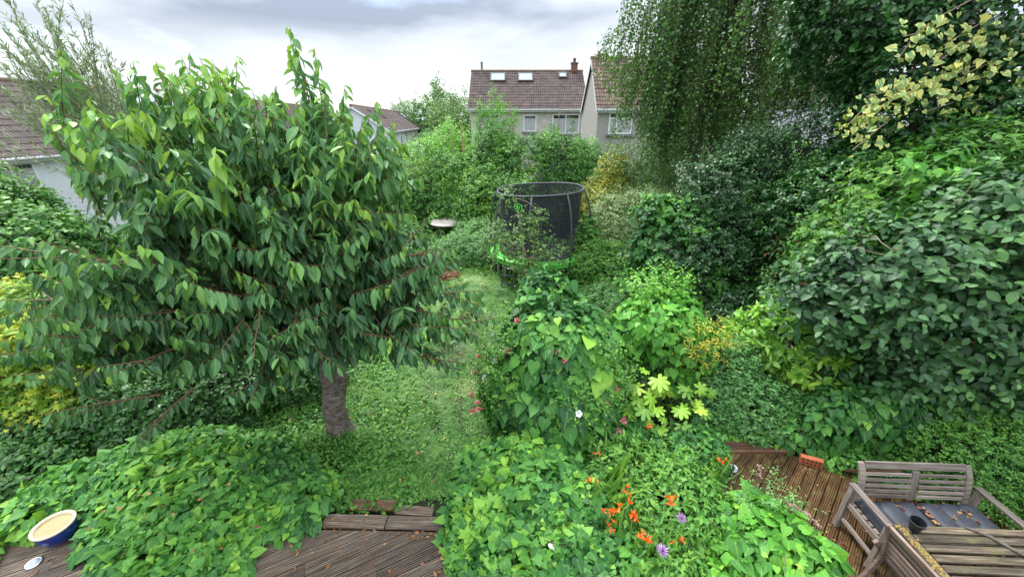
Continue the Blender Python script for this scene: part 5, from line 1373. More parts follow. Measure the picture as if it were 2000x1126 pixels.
for lab, x, y, z, s in (('purple bottlebrush flower nearest the bottom of the bed', 1.49, 2.52, 0.80, 0.075), ('paler mauve bottlebrush flower behind the strap leaves', 1.82, 2.87, 0.80, 0.06)):
    c = thing('purple_flower', lab, 'flower', (x, y, z), group='purple bottlebrush flowers')
    MB().tube([(0.03, 0.06, -0.5), (0, 0, 0)], 0.004, 5).build('stem', M_STEMG, c)
    cluster(c, (0, 0, 0), (0, 0, 0.1), M_PURPLE, 100, s * 0.9, T_NARROW, 'petals', spread=1.0, T0=0.5)

# fatsia
def fatsia():
    root = thing('fatsia', 'lime green fatsia with big fingered leaves below the rounded bindweed shrub', 'shrub', (2.4, 4.9, 0))
    pos = [(1.95, 4.75, 1.08), (2.15, 4.85, 1.22), (2.0, 4.6, 0.86), (2.22, 4.55, 0.72), (1.92, 4.5, 0.50), (2.25, 4.4, 0.45), (2.5, 4.5, 0.62), (2.72, 4.6, 0.82), (2.85, 4.7, 0.70), (2.62, 4.45, 0.40), (2.8, 4.45, 0.46), (2.95, 4.8, 0.95), (2.35, 4.8, 1.02), (2.45, 4.6, 0.85), (1.8, 4.7, 0.7), (2.1, 4.7, 1.0), (2.6, 4.75, 1.0), (2.9, 4.4, 0.35), (2.05, 4.35, 0.3), (2.4, 4.3, 0.3)]
    pos += [(p[0] + random.uniform(-.12, .12), p[1] + .12, p[2] + random.uniform(-.1, .12)) for p in pos]
    P = np.array(pos); n = len(P)
    D = np.array([p - np.array([2.4, 5.1, p[2] - 0.0]) for p in P]) * 1.2 + rng.normal(scale=0.35, size=(n, 3)); D[:, 2] = rng.uniform(-0.5, 0.1, n)
    N = rng.normal(scale=0.3, size=(n, 3)) + np.array([0, -0.35, 1])
    batch(root, P, unit(D), unit(N), rng.uniform(0.14, 0.26, n), rng.uniform(0.05, 0.9, n), T_FATSIA, L_FATSIA, 40)
    stems_mesh(root, [(0, 0.2, 0)] * n, [tuple(p - np.array([2.4, 4.9, 0])) for p in P], M_STEMG, 0.010)
fatsia()
drape('bindweed_fringe', 'bindweed leaves climbing under the lime fatsia beside the patio deck', 'climbing plant', [(2.6, 4.3, 0.1, 0.5, 0.4, 0.45), (2.2, 4.3, 0.1, 0.5, 0.4, 0.4), (1.7, 4.5, 0.1, 0.5, 0.4, 0.5)], 0.085, L_BIND, 41, cov=3, tint=0.42, singles=150)

# fern
def fern(label, x, y, z, n, L, az0, az1, seed):
    root = thing('fern', label, 'fern', (x, y, 0), group='ferns in the shade of the dark hedge')
    r = np.random.default_rng(seed); Ps, Ds, Ns, Ss, Ts = [], [], [], [], []
    m = MB()
    for i in range(n):
        a = R(r.uniform(az0, az1)); el = R(r.uniform(40, 70)); d = np.array([math.cos(a) * math.cos(el), math.sin(a) * math.cos(el), math.sin(el)])
        p = np.array([x, y, z]); pts = [p]; K = 34; l = L * r.uniform(0.8, 1.1)
        for k in range(K):
            t = k / K; d = unit(d + np.array([0, 0, -0.045])); p = p + d * l / K; pts.append(p)
            side = unit(np.cross(d, [0, 0, 1.0]))
            w = 0.15 * math.sin(math.pi * min(1, 0.12 + 0.88 * t) ** 0.8) * l + 0.01
            for s in (-1, 1):
                Ps.append(p); Ds.append(side * s + d * 0.35); Ns.append(np.cross(side, d) * 1.0); Ss.append(w); Ts.append(0.5 + 0.25 * t + r.normal() * 0.08)
        m.tube([q - np.array([x, y, 0]) for q in pts[::6]], 0.004, 4, cap=False)
    m.build('stem', M_STEMG, root)
    Ns = np.array(Ns); Ns[Ns[:, 2] < 0] *= -1
    batch(root, np.array(Ps), unit(np.array(Ds)), unit(Ns), np.array(Ss), np.array(Ts), [(t[0] * np.array([1.3, 1, 1]), t[1]) for t in T_NARROW], L_FRESH, 0)
fern('upright bright green fern standing behind the spotted laurel', 4.45, 6.5, 0.55, 7, 0.95, 60, 160, 1)
fern('fern with fronds spread sideways in front of the dark hedge', 4.2, 6.3, 0.5, 6, 0.8, 120, 260, 2)

# ================================================================== RIGHT-HAND SHRUBS
shrub('spotted_laurel', 'bright yellow green spotted laurel bush with glossy pointed leaves', 'shrub', [(4.75, 5.75, 1.45, 0.72, 0.6, 0.62), (5.2, 5.4, 0.95, 0.72, 0.45, 0.55), (4.35, 5.9, 1.2, 0.45, 0.5, 0.45)], 0.15, T_LANCE + T_CORNUS[:1], L_AUCUBA, cov=2.6, k=9, L=0.14, droop=0.15, spread=1.0, upn=0.9, seed=50, singles=300, tint=(0.42, 0.28, 0.40), tnoise=1.0, stems=8)
shrub('nettle_patch', 'grey green nettles filling the corner beyond the patio deck', 'plant', [(3.55, 5.5, 0.25, 0.65, 0.6, 0.95), (3.9, 5.2, 0.2, 0.6, 0.5, 0.7), (3.25, 5.9, 0.3, 0.5, 0.5, 0.8), (4.4, 5.1, 0.1, 0.6, 0.4, 0.5)], 0.075, T_LANCE + T_OVAL, L_GREYG, cov=3.2, k=9, L=0.25, hang=-0.8, droop=0.3, seed=51, tint=(0.38, 0.2, 0.3), stems=4, r0=0.01)
drape('bindweed_curtain', 'curtain of big bindweed leaves hanging below the grey green shrub above the bench', 'climbing plant', [(5.1, 4.65, 0.35, 0.7, 0.4, 0.75), (5.55, 4.45, 0.6, 0.5, 0.35, 0.7), (4.55, 4.75, 0.15, 0.5, 0.35, 0.4)], 0.115, L_BIND, 52, cov=2.8, tint=0.36, steep=1.2, singles=250, tn=0.7)
drape('creeper_strip', 'strip of small leaved creeper along the edge of the patio deck', 'ground cover plant', [(4.2, 4.85, 0.05, 0.6, 0.3, 0.3), (5.0, 4.3, 0.05, 0.45, 0.3, 0.3), (3.5, 4.95, 0.0, 0.6, 0.25, 0.25), (5.6, 3.95, 0.05, 0.4, 0.3, 0.3)], 0.06, L_BIND, 53, cov=3.0, tint=0.5, singles=0, mix_small=0.4)
shrub('cornus', 'large grey green shrub with broad pointed leaves in drooping tiers above the bench', 'shrub',
      [(4.85, 5.15, 2.35, 0.62, 0.6, 0.42), (5.6, 5.0, 2.75, 0.95, 0.75, 0.62), (6.6, 4.9, 3.3, 1.0, 0.8, 0.8), (5.95, 5.0, 1.75, 0.75, 0.6, 0.6), (6.5, 4.7, 2.2, 1.0, 0.7, 0.8), (6.3, 4.7, 1.15, 0.8, 0.6, 0.75), (7.2, 4.3, 1.7, 0.9, 0.7, 1.3), (5.85, 4.95, 1.0, 0.5, 0.45, 0.5)],
      0.124, T_CORNUS, L_CORNUS, cov=2.7, k=7, L=0.42, droop=0.45, spread=0.85, upn=0.9, sag=0.35, seed=54, singles=300, tint=(0.45, 0.28, 0.3), tnoise=1.3, amp=0.42, stems=14, r0=0.035, bark=M_TWIG_PALE)
shrub('ivy_skirt', 'dark glossy ivy filling the gap between the holly tree and the fresh green climbers', 'climbing plant', [(6.9, 7.8, 3.3, 0.8, 0.6, 0.9), (6.2, 8.2, 3.0, 0.6, 0.6, 0.7), (7.9, 7.2, 4.1, 0.9, 0.6, 0.7)], 0.10, T_OVAL, L_IVY, cov=2.4, k=7, L=0.4, droop=0.4, seed=69, tint=(0.5, 0.3, 0.3), amp=0.4, tnoise=1.2)
shrub('box_bush', 'dense small leaved box bush right behind the arm of the bench', 'shrub', [(6.15, 3.85, 0.45, 0.72, 0.5, 0.72), (6.9, 3.6, 0.6, 0.7, 0.6, 0.9)], 0.034, T_OVAL[:2] + T_DIAM, L_MID, cov=2.6, k=12, L=0.22, seed=55, tint=(0.42, 0.22, 0.3), stems=4, hang=-0.2)
shrub('climber_thicket', 'tangle of fresh green climbers with pale bare twigs high behind the grey green shrub', 'climbing plant',
      [(6.6, 6.7, 3.35, 0.75, 0.6, 0.85), (7.5, 6.4, 3.6, 1.0, 0.7, 0.9), (6.2, 6.9, 2.6, 0.8, 0.6, 0.7), (8.6, 6.2, 3.6, 1.1, 0.8, 1.2), (7.2, 6.6, 2.5, 1.0, 0.7, 0.8)], 0.095, T_LANCE + T_HEART[:2], L_MID, cov=2.4, k=8, L=0.4, droop=0.35, sag=0.4, seed=56, singles=100, tint=(0.42, 0.22, 0.3), tnoise=1.0, stems=16, r0=0.02, bark=M_TWIG_PALE, amp=0.22)
shrub('bindweed_spray', 'bright green bindweed column climbing up beside the dark ivy tree', 'climbing plant', [(6.55, 6.1, 3.45, 0.36, 0.25, 0.6), (6.2, 6.0, 3.95, 0.4, 0.2, 0.25), (7.4, 5.9, 3.0, 0.3, 0.25, 0.4)], 0.12, T_HEART, L_BINDB, cov=1.5, k=7, L=0.4, droop=0.8, sag=0.4, seed=57, singles=80, tint=(0.42, 0.25, 0.2), amp=0.3, tnoise=1.2, zmin=1, stems=2, la=0.5)
tw_m = thing('bare_twigs', 'tangle of pale bare twigs poking out of the grey green shrub', 'twigs', (5.6, 5.2, 2.4))
for i in range(34):
    p = np.array([random.uniform(-0.9, 1.5), random.uniform(-0.5, 0.1), random.uniform(-0.9, 1.0)]); pts = curve_pts(p, unit(np.array([random.uniform(-1, 0.4), random.uniform(-0.8, 0), random.uniform(-0.3, 0.8)])), random.uniform(0.4, 1.0), 6, 0.1, 0.2)
    MB().tube(pts, [0.010, 0.009, 0.008, 0.006, 0.005, 0.004, 0.002], 5).build('twig', M_TWIG_PALE, tw_m, smooth=True)
# tall dark ivy tree
ivt = shrub('ivy_tree', 'tall dark tree cloaked in ivy filling the top corner', 'tree',
      [(7.6, 8.2, 5.3, 1.15, 0.9, 1.5), (8.8, 7.8, 4.9, 1.2, 1.0, 1.9), (7.0, 8.6, 7.0, 1.5, 1.0, 1.3), (8.6, 8.0, 6.9, 1.7, 1.0, 1.4), (10.2, 7.6, 5.5, 1.4, 1.0, 2.4), (6.5, 9.0, 6.5, 0.9, 0.7, 0.9), (7.3, 8.0, 3.6, 0.9, 0.8, 0.9), (8.9, 7.4, 3.4, 1.4, 0.9, 1.1)],
      0.115, T_OVAL + T_PALM[2:], L_IVY, cov=2.9, k=7, L=0.38, droop=0.5, sag=0.3, seed=60, singles=200, tint=(0.45, 0.24, 0.4), amp=0.3, stems=5, r0=0.12, tnoise=0.8)
shrub('green_tree', 'bright green bushy tree half hidden behind the birch strands', 'tree', [(7.2, 16.5, 3.8, 1.3, 1.0, 1.9), (8.8, 17.0, 3.4, 1.3, 1.0, 1.6), (6.2, 16.0, 2.6, 1.0, 1.0, 1.3), (8.0, 17.0, 5.2, 1.0, 0.9, 1.1)], 0.12, T_OVAL, L_MID, cov=2.2, k=8, L=0.4, seed=68, tint=(0.5, 0.3, 0.3), amp=0.3, tnoise=1.0)
vi = thing('variegated_ivy', 'cream and yellow edged ivy trailing across the dark ivy tree', 'climbing plant', (7.0, 7.1, 0))
def P_(u, v, y):
    a = (u - 1000) / 760; b = (563 - v) / 760; dy = CP + b * SP; t = y / dy
    return (a * t, y, CAM_H + (-SP + b * CP) * t)
P_v, T_v = [], []
strings = [((6.02, 4.38), (6.75, 4.92), 48), ((6.15, 4.78), (7.25, 5.02), 52), ((6.9, 4.85), (7.9, 5.28), 46), ((7.0, 5.2), (7.75, 5.75), 30), ((7.1, 5.5), (7.6, 5.8), 22), ((6.42, 5.62), (6.85, 5.72), 14), ((6.45, 5.3), (6.7, 5.75), 20), ((7.6, 5.1), (8.3, 5.4), 24), ((6.2, 3.95), (6.7, 4.4), 16), ((5.95, 4.3), (6.3, 4.7), 26), ((6.9, 5.9), (7.5, 6.2), 18), ((8.0, 5.6), (8.9, 5.75), 24), ((7.9, 4.7), (8.7, 5.0), 22), ((7.2, 4.55), (7.7, 4.7), 12)]
for (x0, z0), (x1, z1), n in strings:
    t = rng.uniform(0, 1, n)
    P_v.append(np.stack([x0 - 0.32 + (x1 - x0) * t + rng.normal(scale=0.15, size=n), 7.0 + rng.normal(scale=0.12, size=n), 0.30 + z0 + (z1 - z0) * t + rng.normal(scale=0.075, size=n) + 0.12 * np.sin(9 * t + x0 * 5)], 1)); T_v.append(0.45 + 0.25 * rng.normal(size=n))
P_v = np.concatenate(P_v); T_v = np.concatenate(T_v); nn_ = len(P_v)
D_v = rng.normal(scale=0.5, size=(nn_, 3)) + np.array([-0.1, -0.35, -0.8]); N_v = rng.normal(scale=0.3, size=(nn_, 3)) + np.array([-0.3, -0.9, 0.6])
batch(vi, P_v, unit(D_v), unit(N_v), 0.108 * rng.uniform(0.6, 1.3, nn_), T_v, T_HEART + T_PALM[2:], L_VARIEG, 300)
m = MB()
for (x0, z0), (x1, z1), n in strings: m.tube([(x0 - 7.32, 0.02, z0 + .3), ((x0 + x1) / 2 - 7.32, 0.06, (z0 + z1) / 2 + .3), (x1 - 7.32, 0.1, z1 + .3)], 0.01, 5)
m.build('stem', M_TWIG_PALE, vi)

# dark hedge and neighbours
shrub('holly_tree', 'dark bluish green holly tree behind the bindweed covered hedge', 'tree', [(5.6, 9.8, 2.4, 1.35, 1.0, 1.5), (6.6, 9.6, 1.9, 1.2, 1.0, 1.5), (5.0, 9.3, 1.6, 1.0, 0.8, 1.1), (6.4, 10.0, 3.4, 1.2, 1.0, 1.1)], 0.075, T_OVAL, L_HOLLY, cov=3.0, k=10, L=0.42, seed=61, tint=(0.5, 0.32, 0.3), amp=0.42, tnoise=1.3, stems=5, r0=0.06)
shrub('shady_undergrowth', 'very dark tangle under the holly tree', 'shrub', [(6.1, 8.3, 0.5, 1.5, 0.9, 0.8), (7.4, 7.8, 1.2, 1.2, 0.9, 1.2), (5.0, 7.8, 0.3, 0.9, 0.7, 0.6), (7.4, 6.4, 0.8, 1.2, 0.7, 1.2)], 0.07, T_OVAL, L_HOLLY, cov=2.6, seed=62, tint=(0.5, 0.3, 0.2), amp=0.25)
shrub('hedge_bindweed', 'bindweed climbing the hedge between the silvery shrub and the dark holly', 'climbing plant', [(4.15, 9.7, 1.5, 0.95, 0.8, 1.3), (4.9, 9.3, 0.9, 0.85, 0.7, 0.9), (3.7, 9.3, 0.7, 0.7, 0.6, 0.8), (4.7, 9.6, 2.4, 0.8, 0.6, 0.8), (3.8, 9.9, 2.4, 0.5, 0.5, 0.5)], 0.13, T_HEART, L_BIND, cov=2.8, k=7, L=0.4, droop=0.7, sag=0.5, upn=0.6, seed=63, singles=150, tint=(0.36, 0.25, 0.2), amp=0.34, tnoise=1.6, la=0.5)
shrub('turning_shrub', 'shrub with leaves turning orange and pink below the ivy tree', 'shrub', [(6.55, 8.1, 2.35, 0.7, 0.5, 0.6), (6.9, 7.9, 1.8, 0.6, 0.5, 0.5)], 0.075, T_OVAL, leaf_mat('turning_leaf', [(0.0, (0.03, 0.09, 0.03)), (0.5, (0.14, 0.20, 0.06)), (1.0, (0.50, 0.22, 0.09))], rough=0.5, trans=0.25), cov=1.4, seed=64, tint=(0.45, 0.4, 0.2), amp=0.25)
shrub('mixed_hedge', 'dark mixed hedge of small glossy leaves between the holly and the climbers', 'hedge', [(6.9, 8.6, 3.0, 1.0, 0.7, 0.9), (7.7, 8.0, 2.2, 1.1, 0.8, 1.1), (6.0, 7.5, 1.6, 0.6, 0.5, 0.5), (6.8, 7.3, 1.5, 0.8, 0.6, 0.8)], 0.075, T_LANCE + T_OVAL, L_DARK, cov=2.8, k=9, seed=65, tint=(0.38, 0.25, 0.35), amp=0.25, tnoise=1.0)
shrub('far_lime_shrub', 'lime green shrub seen far behind the birch strands', 'shrub', [(11.0, 16.5, 2.4, 1.6, 1.0, 1.7), (8.8, 16.0, 2.6, 1.0, 1.0, 1.2)], 0.13, T_DIAM, L_FRESH, cov=2.2, seed=66, tint=(0.6, 0.25, 0.2))
shrub('creeping_bramble', 'creeping leafy bramble covering the ground before the dark hedge', 'ground cover plant', [(3.6, 7.6, 0.1, 1.1, 0.9, 0.6), (4.8, 7.0, 0.1, 0.9, 0.6, 0.6), (2.6, 7.3, 0.0, 0.8, 0.7, 0.4), (4.2, 6.3, 0.2, 0.6, 0.4, 0.6)], 0.08, T_OVAL + T_HEART[:1], L_MID, cov=2.6, k=6, seed=67, tint=(0.36, 0.2, 0.3))

# ================================================================== BIRCH
bt = thing('weeping_birch', 'weeping birch with long hanging strands of small leaves', 'tree', (5.9, 12.4, 0))
bl = np.array([5.9, 12.4, 0])
m = MB()
m.tube([(0, 0.9, 0), (0.15, 0.8, 2.5), (-0.1, 0.6, 5), (0.1, 0.2, 7.5), (0, 0, 10)], [0.16, 0.13, 0.10, 0.07, 0.04], 12)
m.build('trunk', M_BIRCH, bt, smooth=True)
SP_, SD_, SN_, SS_, ST_ = [], [], [], [], []
bm_ = MB(); st_ = MB()
for i in range(26):
    a = R(i * 137.5); z = 5.2 + 4.2 * i / 26; L = rng.uniform(1.9, 3.2) * (1.15 - 0.4 * i / 26)
    pts = curve_pts((0, 0, z), (math.cos(a) * 0.9, math.sin(a) * 0.55, 0.75), L, 7, -0.75, 0.06)
    bm_.tube(pts, [0.05, 0.042, 0.034, 0.026, 0.02, 0.014, 0.01, 0.006], 6)
def zend(x):   # how far down the strands reach at each x
    return np.interp(x, [2.4, 2.9, 3.4, 4.2, 5.2, 6.5, 7.5, 8.3, 9.5], [6.3, 5.2, 4.7, 3.6, 3.0, 3.0, 3.9, 4.8, 5.2])
def topz(x): return np.interp(x, [2.3, 3.0, 4.5, 6, 8, 9.8], [6.9, 7.7, 8.6, 9.2, 8.6, 7.4])
clus = [(rng.triangular(2.5, 5.0, 9.8) if rng.uniform() < 0.7 else rng.uniform(2.5, 9.8), 12.4 + rng.normal() * 0.8, rng.uniform(0, 1), rng.normal() * 0.5) for _ in range(108)] + [(rng.uniform(6.3, 9.6), 12.4 + rng.normal() * 0.8, rng.uniform(0, 0.5), rng.normal() * 0.5) for _ in range(30)]
clus += [(2.75, 12.3, 0.1, 0.4), (3.0, 12.3, 0.0, 0.2), (3.75, 12.2, 0.0, -.2), (4.2, 12.2, 0.0, 0)]
for cx_, cy_, cf, ct in clus:
  cz1 = topz(cx_) + rng.normal() * 0.3 - (0 if cf < 0.55 else rng.uniform(0, 2.6)); cz0 = zend(cx_) + (cf ** 1.5) * 2.4
  for i in range(7):
    x = cx_ + rng.normal() * 0.11; y = cy_ + rng.normal() * 0.13
    z1 = cz1 + rng.normal() * 0.2; z0 = cz0 + abs(rng.normal()) * 0.45 - 0.2
    if z0 > z1 - 0.6: z0 = z1 - 0.9
    L = z1 - z0; K = int(L / 0.045)
    t = np.linspace(0, 1, K)
    w = rng.normal(size=4)
    px = x + 0.10 * w[0] * np.sin(t * 3 + w[1]) + 0.06 * t * w[2] + 0.25 * (1 - t) ** 2 * np.sign(bl[0] - x) + 0.12 * ct * np.sin(3 * t)
    py = y + 0.08 * w[3] * np.sin(t * 4 + w[0])
    P = np.stack([px, py, z1 - L * t], 1)
    st_.tube(P[::max(1, K // 7)] - bl, 0.0045, 3, cap=False)
    P = P + rng.normal(scale=0.055, size=(K, 3))
    a = rng.uniform(0, 6.28, K)
    SP_.append(P); SD_.append(np.stack([np.cos(a) * 0.7, np.sin(a) * 0.7, np.full(K, -0.65)], 1) + rng.normal(scale=0.3, size=(K, 3))); SN_.append(np.stack([np.cos(a), np.sin(a), np.full(K, 0.6)], 1) + rng.normal(scale=0.5, size=(K, 3)))
    SS_.append(rng.uniform(0.055, 0.10, K)); ST_.append(0.44 + 0.17 * rng.normal(size=K) + 0.28 * ct + 0.05 * w[1] + 0.12 * t)
bm_.build('branches', M_BARK, bt, smooth=True); st_.build('strands', M_BARK, bt)
batch(bt, np.concatenate(SP_), unit(np.concatenate(SD_)), unit(np.concatenate(SN_)), np.concatenate(SS_), np.concatenate(ST_), [(t[0] * np.array([1.35, 1, 1]), t[1]) for t in T_DIAM], L_BIRCH)

# ================================================================== MIDDLE OF THE GARDEN
shrub('silver_shrub', 'silvery variegated shrub beside the trampoline', 'shrub', [(4.0, 13.0, 1.3, 1.0, 0.8, 1.1), (4.6, 12.6, 1.6, 0.8, 0.7, 1.1), (3.4, 13.0, 1.7, 0.6, 0.6, 0.8)], 0.09, T_LANCE, L_SILVER, cov=2.4, k=8, L=0.35, seed=70, tint=(0.55, 0.3, 0.3), amp=0.25)
shrub('golden_privet', 'mustard yellow privet just behind the silvery shrub', 'shrub', [(3.15, 14.2, 2.0, 0.6, 0.6, 0.75), (3.25, 13.7, 1.2, 0.6, 0.5, 0.6), (3.7, 14.4, 2.9, 0.55, 0.5, 0.8)], 0.08, T_OVAL, L_GOLDEN, cov=2.2, seed=71, tint=(0.5, 0.35, 0.4), amp=0.25)
shrub('pale_willow', 'pale green loose tree with a bare leaning stem below the birch strands', 'tree', [(4.2, 14.6, 3.0, 0.8, 0.8, 1.0), (5.0, 14.4, 2.6, 0.9, 0.8, 1.4), (5.9, 14.2, 2.8, 0.9, 0.8, 1.5)], 0.10, T_LANCE, L_APPLE, cov=1.7, k=9, L=0.5, seed=72, tint=(0.4, 0.25, 0.2), amp=0.3, stems=6, r0=0.05, bark=M_BIRCH)
shrub('weed_clump', 'clump of soft green weeds growing at the right of the trampoline pad', 'plant', [(2.75, 11.6, 0.2, 0.95, 0.7, 0.95), (3.3, 10.9, 0.2, 0.8, 0.6, 0.75), (2.3, 12.2, 0.4, 0.5, 0.5, 0.9)], 0.085, T_LANCE + T_OVAL, L_MID, cov=2.8, k=9, L=0.28, hang=-0.8, seed=73, tint=(0.42, 0.2, 0.3))
shrub('weed_clump', 'grey green weeds at the edge of the lawn beneath the climbing hedge', 'plant', [(3.35, 9.3, 0.05, 0.75, 0.6, 0.6), (2.6, 9.9, 0.05, 0.5, 0.5, 0.45)], 0.075, T_LANCE, L_GREYG, cov=2.8, k=9, L=0.25, hang=-0.8, seed=74, tint=(0.42, 0.2, 0.3))
shrub('vine_post', 'slender column of bindweed climbing a pole of the trampoline', 'climbing plant', [(2.45, 12.3, 1.0, 0.25, 0.25, 1.0), (2.65, 12.0, 0.5, 0.35, 0.3, 0.6)], 0.10, T_HEART, L_BIND, cov=2.0, seed=75, droop=0.6, tint=(0.5, 0.2, 0.2), stems=2)
shrub('herb_bank', 'grey green herbs spilling towards the lawn beside the round table', 'plant', [(-1.9, 13.5, 0.1, 0.9, 0.7, 0.75), (-1.0, 13.3, 0.2, 0.7, 0.6, 0.8), (-2.8, 13.9, 0.0, 0.8, 0.6, 0.5), (-1.4, 14.8, 0.2, 1.0, 0.7, 0.9)], 0.085, T_LANCE + T_OVAL, L_GREYG, cov=2.8, k=9, L=0.3, hang=-0.8, seed=76, tint=(0.45, 0.2, 0.3))
shrub('shrub_border', 'rough green shrubs behind the trampoline', 'shrub', [(0.3, 15.6, 1.1, 1.4, 0.8, 1.5), (2.3, 15.4, 1.0, 1.1, 0.8, 1.3), (-1.2, 16.4, 1.3, 1.2, 0.8, 1.4)], 0.11, T_OVAL, L_MID, cov=2.4, k=8, L=0.35, seed=77, tint=(0.48, 0.25, 0.4), amp=0.34, tnoise=1.3)
shrub('laurel_bush', 'dark green laurel bush behind the round table', 'shrub', [(-3.0, 18.2, 1.5, 1.5, 1.0, 1.8), (-4.8, 18.6, 1.1, 1.3, 1.0, 1.5), (-1.9, 18.2, 1.9, 0.9, 0.9, 1.4)], 0.12, T_OVAL, L_MID, cov=2.4, k=8, L=0.35, seed=78, tint=(0.34, 0.25, 0.4), amp=0.34, tnoise=1.2)
shrub('ivy_tangle', 'dark ivy tangle climbing between the dead stalks and the brown roofed house', 'climbing plant', [(-0.8, 18.6, 2.7, 1.0, 0.8, 1.7), (0.6, 18.0, 2.4, 1.1, 0.8, 1.6), (1.8, 18.2, 2.5, 1.0, 0.8, 1.6), (3.0, 18.0, 2.3, 1.0, 0.8, 1.6), (4.4, 17.6, 2.0, 0.9, 0.8, 1.4), (3.6, 17.0, 1.2, 0.8, 0.8, 1.1)], 0.105, T_OVAL, L_MID, cov=2.4, k=8, L=0.4, seed=79, tint=(0.36, 0.25, 0.4), amp=0.36, tnoise=1.4)
for i, (lab, x, z, h, w) in enumerate((('tall leafy green spire, the one standing directly over the netted trampoline', -0.75, 3.4, 2.15, 0.36), ('leafy green spire left of the tallest, beside a dead stalk', -1.35, 3.3, 2.0, 0.3), ('thin leafy spire between two dead stalks against the roof', 0.0, 3.4, 1.8, 0.2),
                                        ('leaning leafy column hiding the middle window of the brown roofed house', 1.75, 3.2, 1.25, 0.32), ('bushy leafy column before the curtained window of the brown roofed house', 3.1, 2.9, 1.1, 0.42), ('broad feathery column at the corner of the brown roofed house', 3.75, 2.6, 1.15, 0.36))):
    shrub('leafy_spire', lab, 'shrub', [(x, 19.3, z, w, w, h), (x + .1, 19.2, z - .5, w * 1.5, w, h * .7)], 0.13, T_LANCE, L_FRESH if i != 3 else L_MID, cov=3.4, k=9, L=0.4, hang=-1.2, spread=0.5, seed=80 + i, tint=(0.28, 0.2, 0.3), amp=0.3, stems=2, group='leafy spires in front of the brown roofed house')
shrub('yellow_shrub', 'yellow green shrub left of the leafy spires', 'shrub', [(-3.4, 21.5, 2.7, 1.2, 1.0, 1.7), (-2.4, 21.2, 2.4, 0.9, 0.8, 1.6), (-4.6, 21.5, 2.3, 1.0, 0.9, 1.4)], 0.14, T_LANCE, L_FRESH, cov=2.4, k=9, L=0.45, seed=90, tint=(0.55, 0.22, 0.3), amp=0.25)
shrub('golden_shrub', 'golden green shrub between the cherry tree and the dark laurel', 'shrub', [(-5.4, 20.0, 1.8, 1.2, 0.9, 1.4), (-4.2, 19.4, 2.0, 0.7, 0.7, 1.1)], 0.12, T_OVAL, L_YELLOW, cov=2.2, k=8, seed=91, tint=(0.35, 0.2, 0.3), amp=0.25)
shrub('grey_willow', 'soft grey green willow in front of the long white terrace', 'shrub', [(-5.3, 26.0, 2.6, 1.4, 1.0, 1.5), (-6.8, 27.0, 1.6, 1.6, 1.0, 1.3)], 0.16, T_LANCE, L_GREYG, cov=2.2, k=9, L=0.5, seed=92, tint=(0.5, 0.2, 0.2), amp=0.2)
shrub('background_shrubs', 'green shrubs under the cherry tree in front of the white terrace', 'shrub', [(-7.4, 20.5, 1.0, 1.8, 1.0, 1.7), (-9.6, 21.0, 1.2, 1.8, 1.0, 1.8), (-6.4, 17.5, 0.8, 1.6, 1.0, 1.6), (-8.6, 16.0, 1.0, 1.8, 1.0, 1.8)], 0.13, T_OVAL, L_MID, cov=2.2, seed=93, tint=(0.45, 0.25, 0.3))
# dead stalks
for lab, x, y, h in (('dead brown stalk standing left of the leafy spires', -2.35, 19.6, 4.75), ('tall dead stalk against the left edge of the brown roof', -1.1, 19.2, 5.85), ('tallest dead stalk, under the second rooflight', 0.35, 19.2, 6.05), ('slanting dead stalk below the small rooflight', 2.15, 19.4, 5.45), ('short dead forked stalk beside the yellow green shrub', -2.9, 19.8, 4.5)):
    t = thing('dead_stalk', lab, 'dead plant', (x, y, 0), group='dead stalks in front of the brown roofed house')
    pts = curve_pts((0, 0, 1.2), (rng.normal() * .04, 0, 1), h - 1.2, 8, 0, 0.04)
    MB().tube(pts, [0.035, 0.032, 0.03, 0.026, 0.022, 0.018, 0.014, 0.01, 0.006], 5).build('stalk', M_DEADSTEM, t)
    m = MB()
    for k in range(44):
        q = rng.uniform(2.0, 7.9); i = int(q); p = pts[i] * (1 - q + i) + pts[i + 1] * (q - i); a = rng.uniform(0, 6.28); el = rng.uniform(0.9, 2.2)
        L = rng.uniform(0.15, 0.5) * (1.25 - q / 8)
        e_ = p + unit(np.array([math.cos(a), math.sin(a) * .7, el])) * L; m.tube([p, (p + e_) / 2 + np.array([math.cos(a), 0, -.1]) * .03, e_], [0.011, 0.009, 0.006], 3)
    m.build('side_stems', M_DEADSTEM, t)['kind'] = 'stuff'

# apple tree in front of the trampoline
ap = shrub('apple_tree', 'small open apple tree with green apples in front of the trampoline', 'tree', [(0.35, 10.7, 1.35, 0.55, 0.4, 0.55), (-0.4, 10.7, 1.55, 0.40, 0.35, 0.5), (1.05, 10.6, 1.15, 0.50, 0.35, 0.4), (0.42, 10.7, 2.05, 0.2, 0.2, 0.4), (-0.02, 10.7, 2.85, 0.2, 0.2, 0.14), (0.75, 10.6, 2.3, 0.22, 0.15, 0.14), (0.5, 10.6, 0.75, 0.5, 0.35, 0.35)],
      0.075, T_OVAL, L_APPLE, cov=1.05, k=8, L=0.32, seed=95, tint=(0.42, 0.25, 0.2), amp=0.3, stems=0)
al = np.array(ap.location)
m = MB()
m.tube(np.array([(0.42, 10.8, 0), (0.38, 10.75, 0.5), (0.42, 10.7, 1.0), (0.3, 10.7, 1.5)]) - al, [0.06, 0.05, 0.045, 0.03], 8)
for tgt in ((-0.5, 10.7, 1.75), (1.2, 10.6, 1.3), (0.1, 10.7, 2.8), (-0.35, 10.7, 1.3), (0.9, 10.5, 1.0)):
    a = np.array([0.38, 10.72, 1.0]); b = np.array(tgt); m.tube([a - al, (a + b) / 2 + [0, 0, 0.12] - al, b - al], [0.03, 0.02, 0.008], 6)
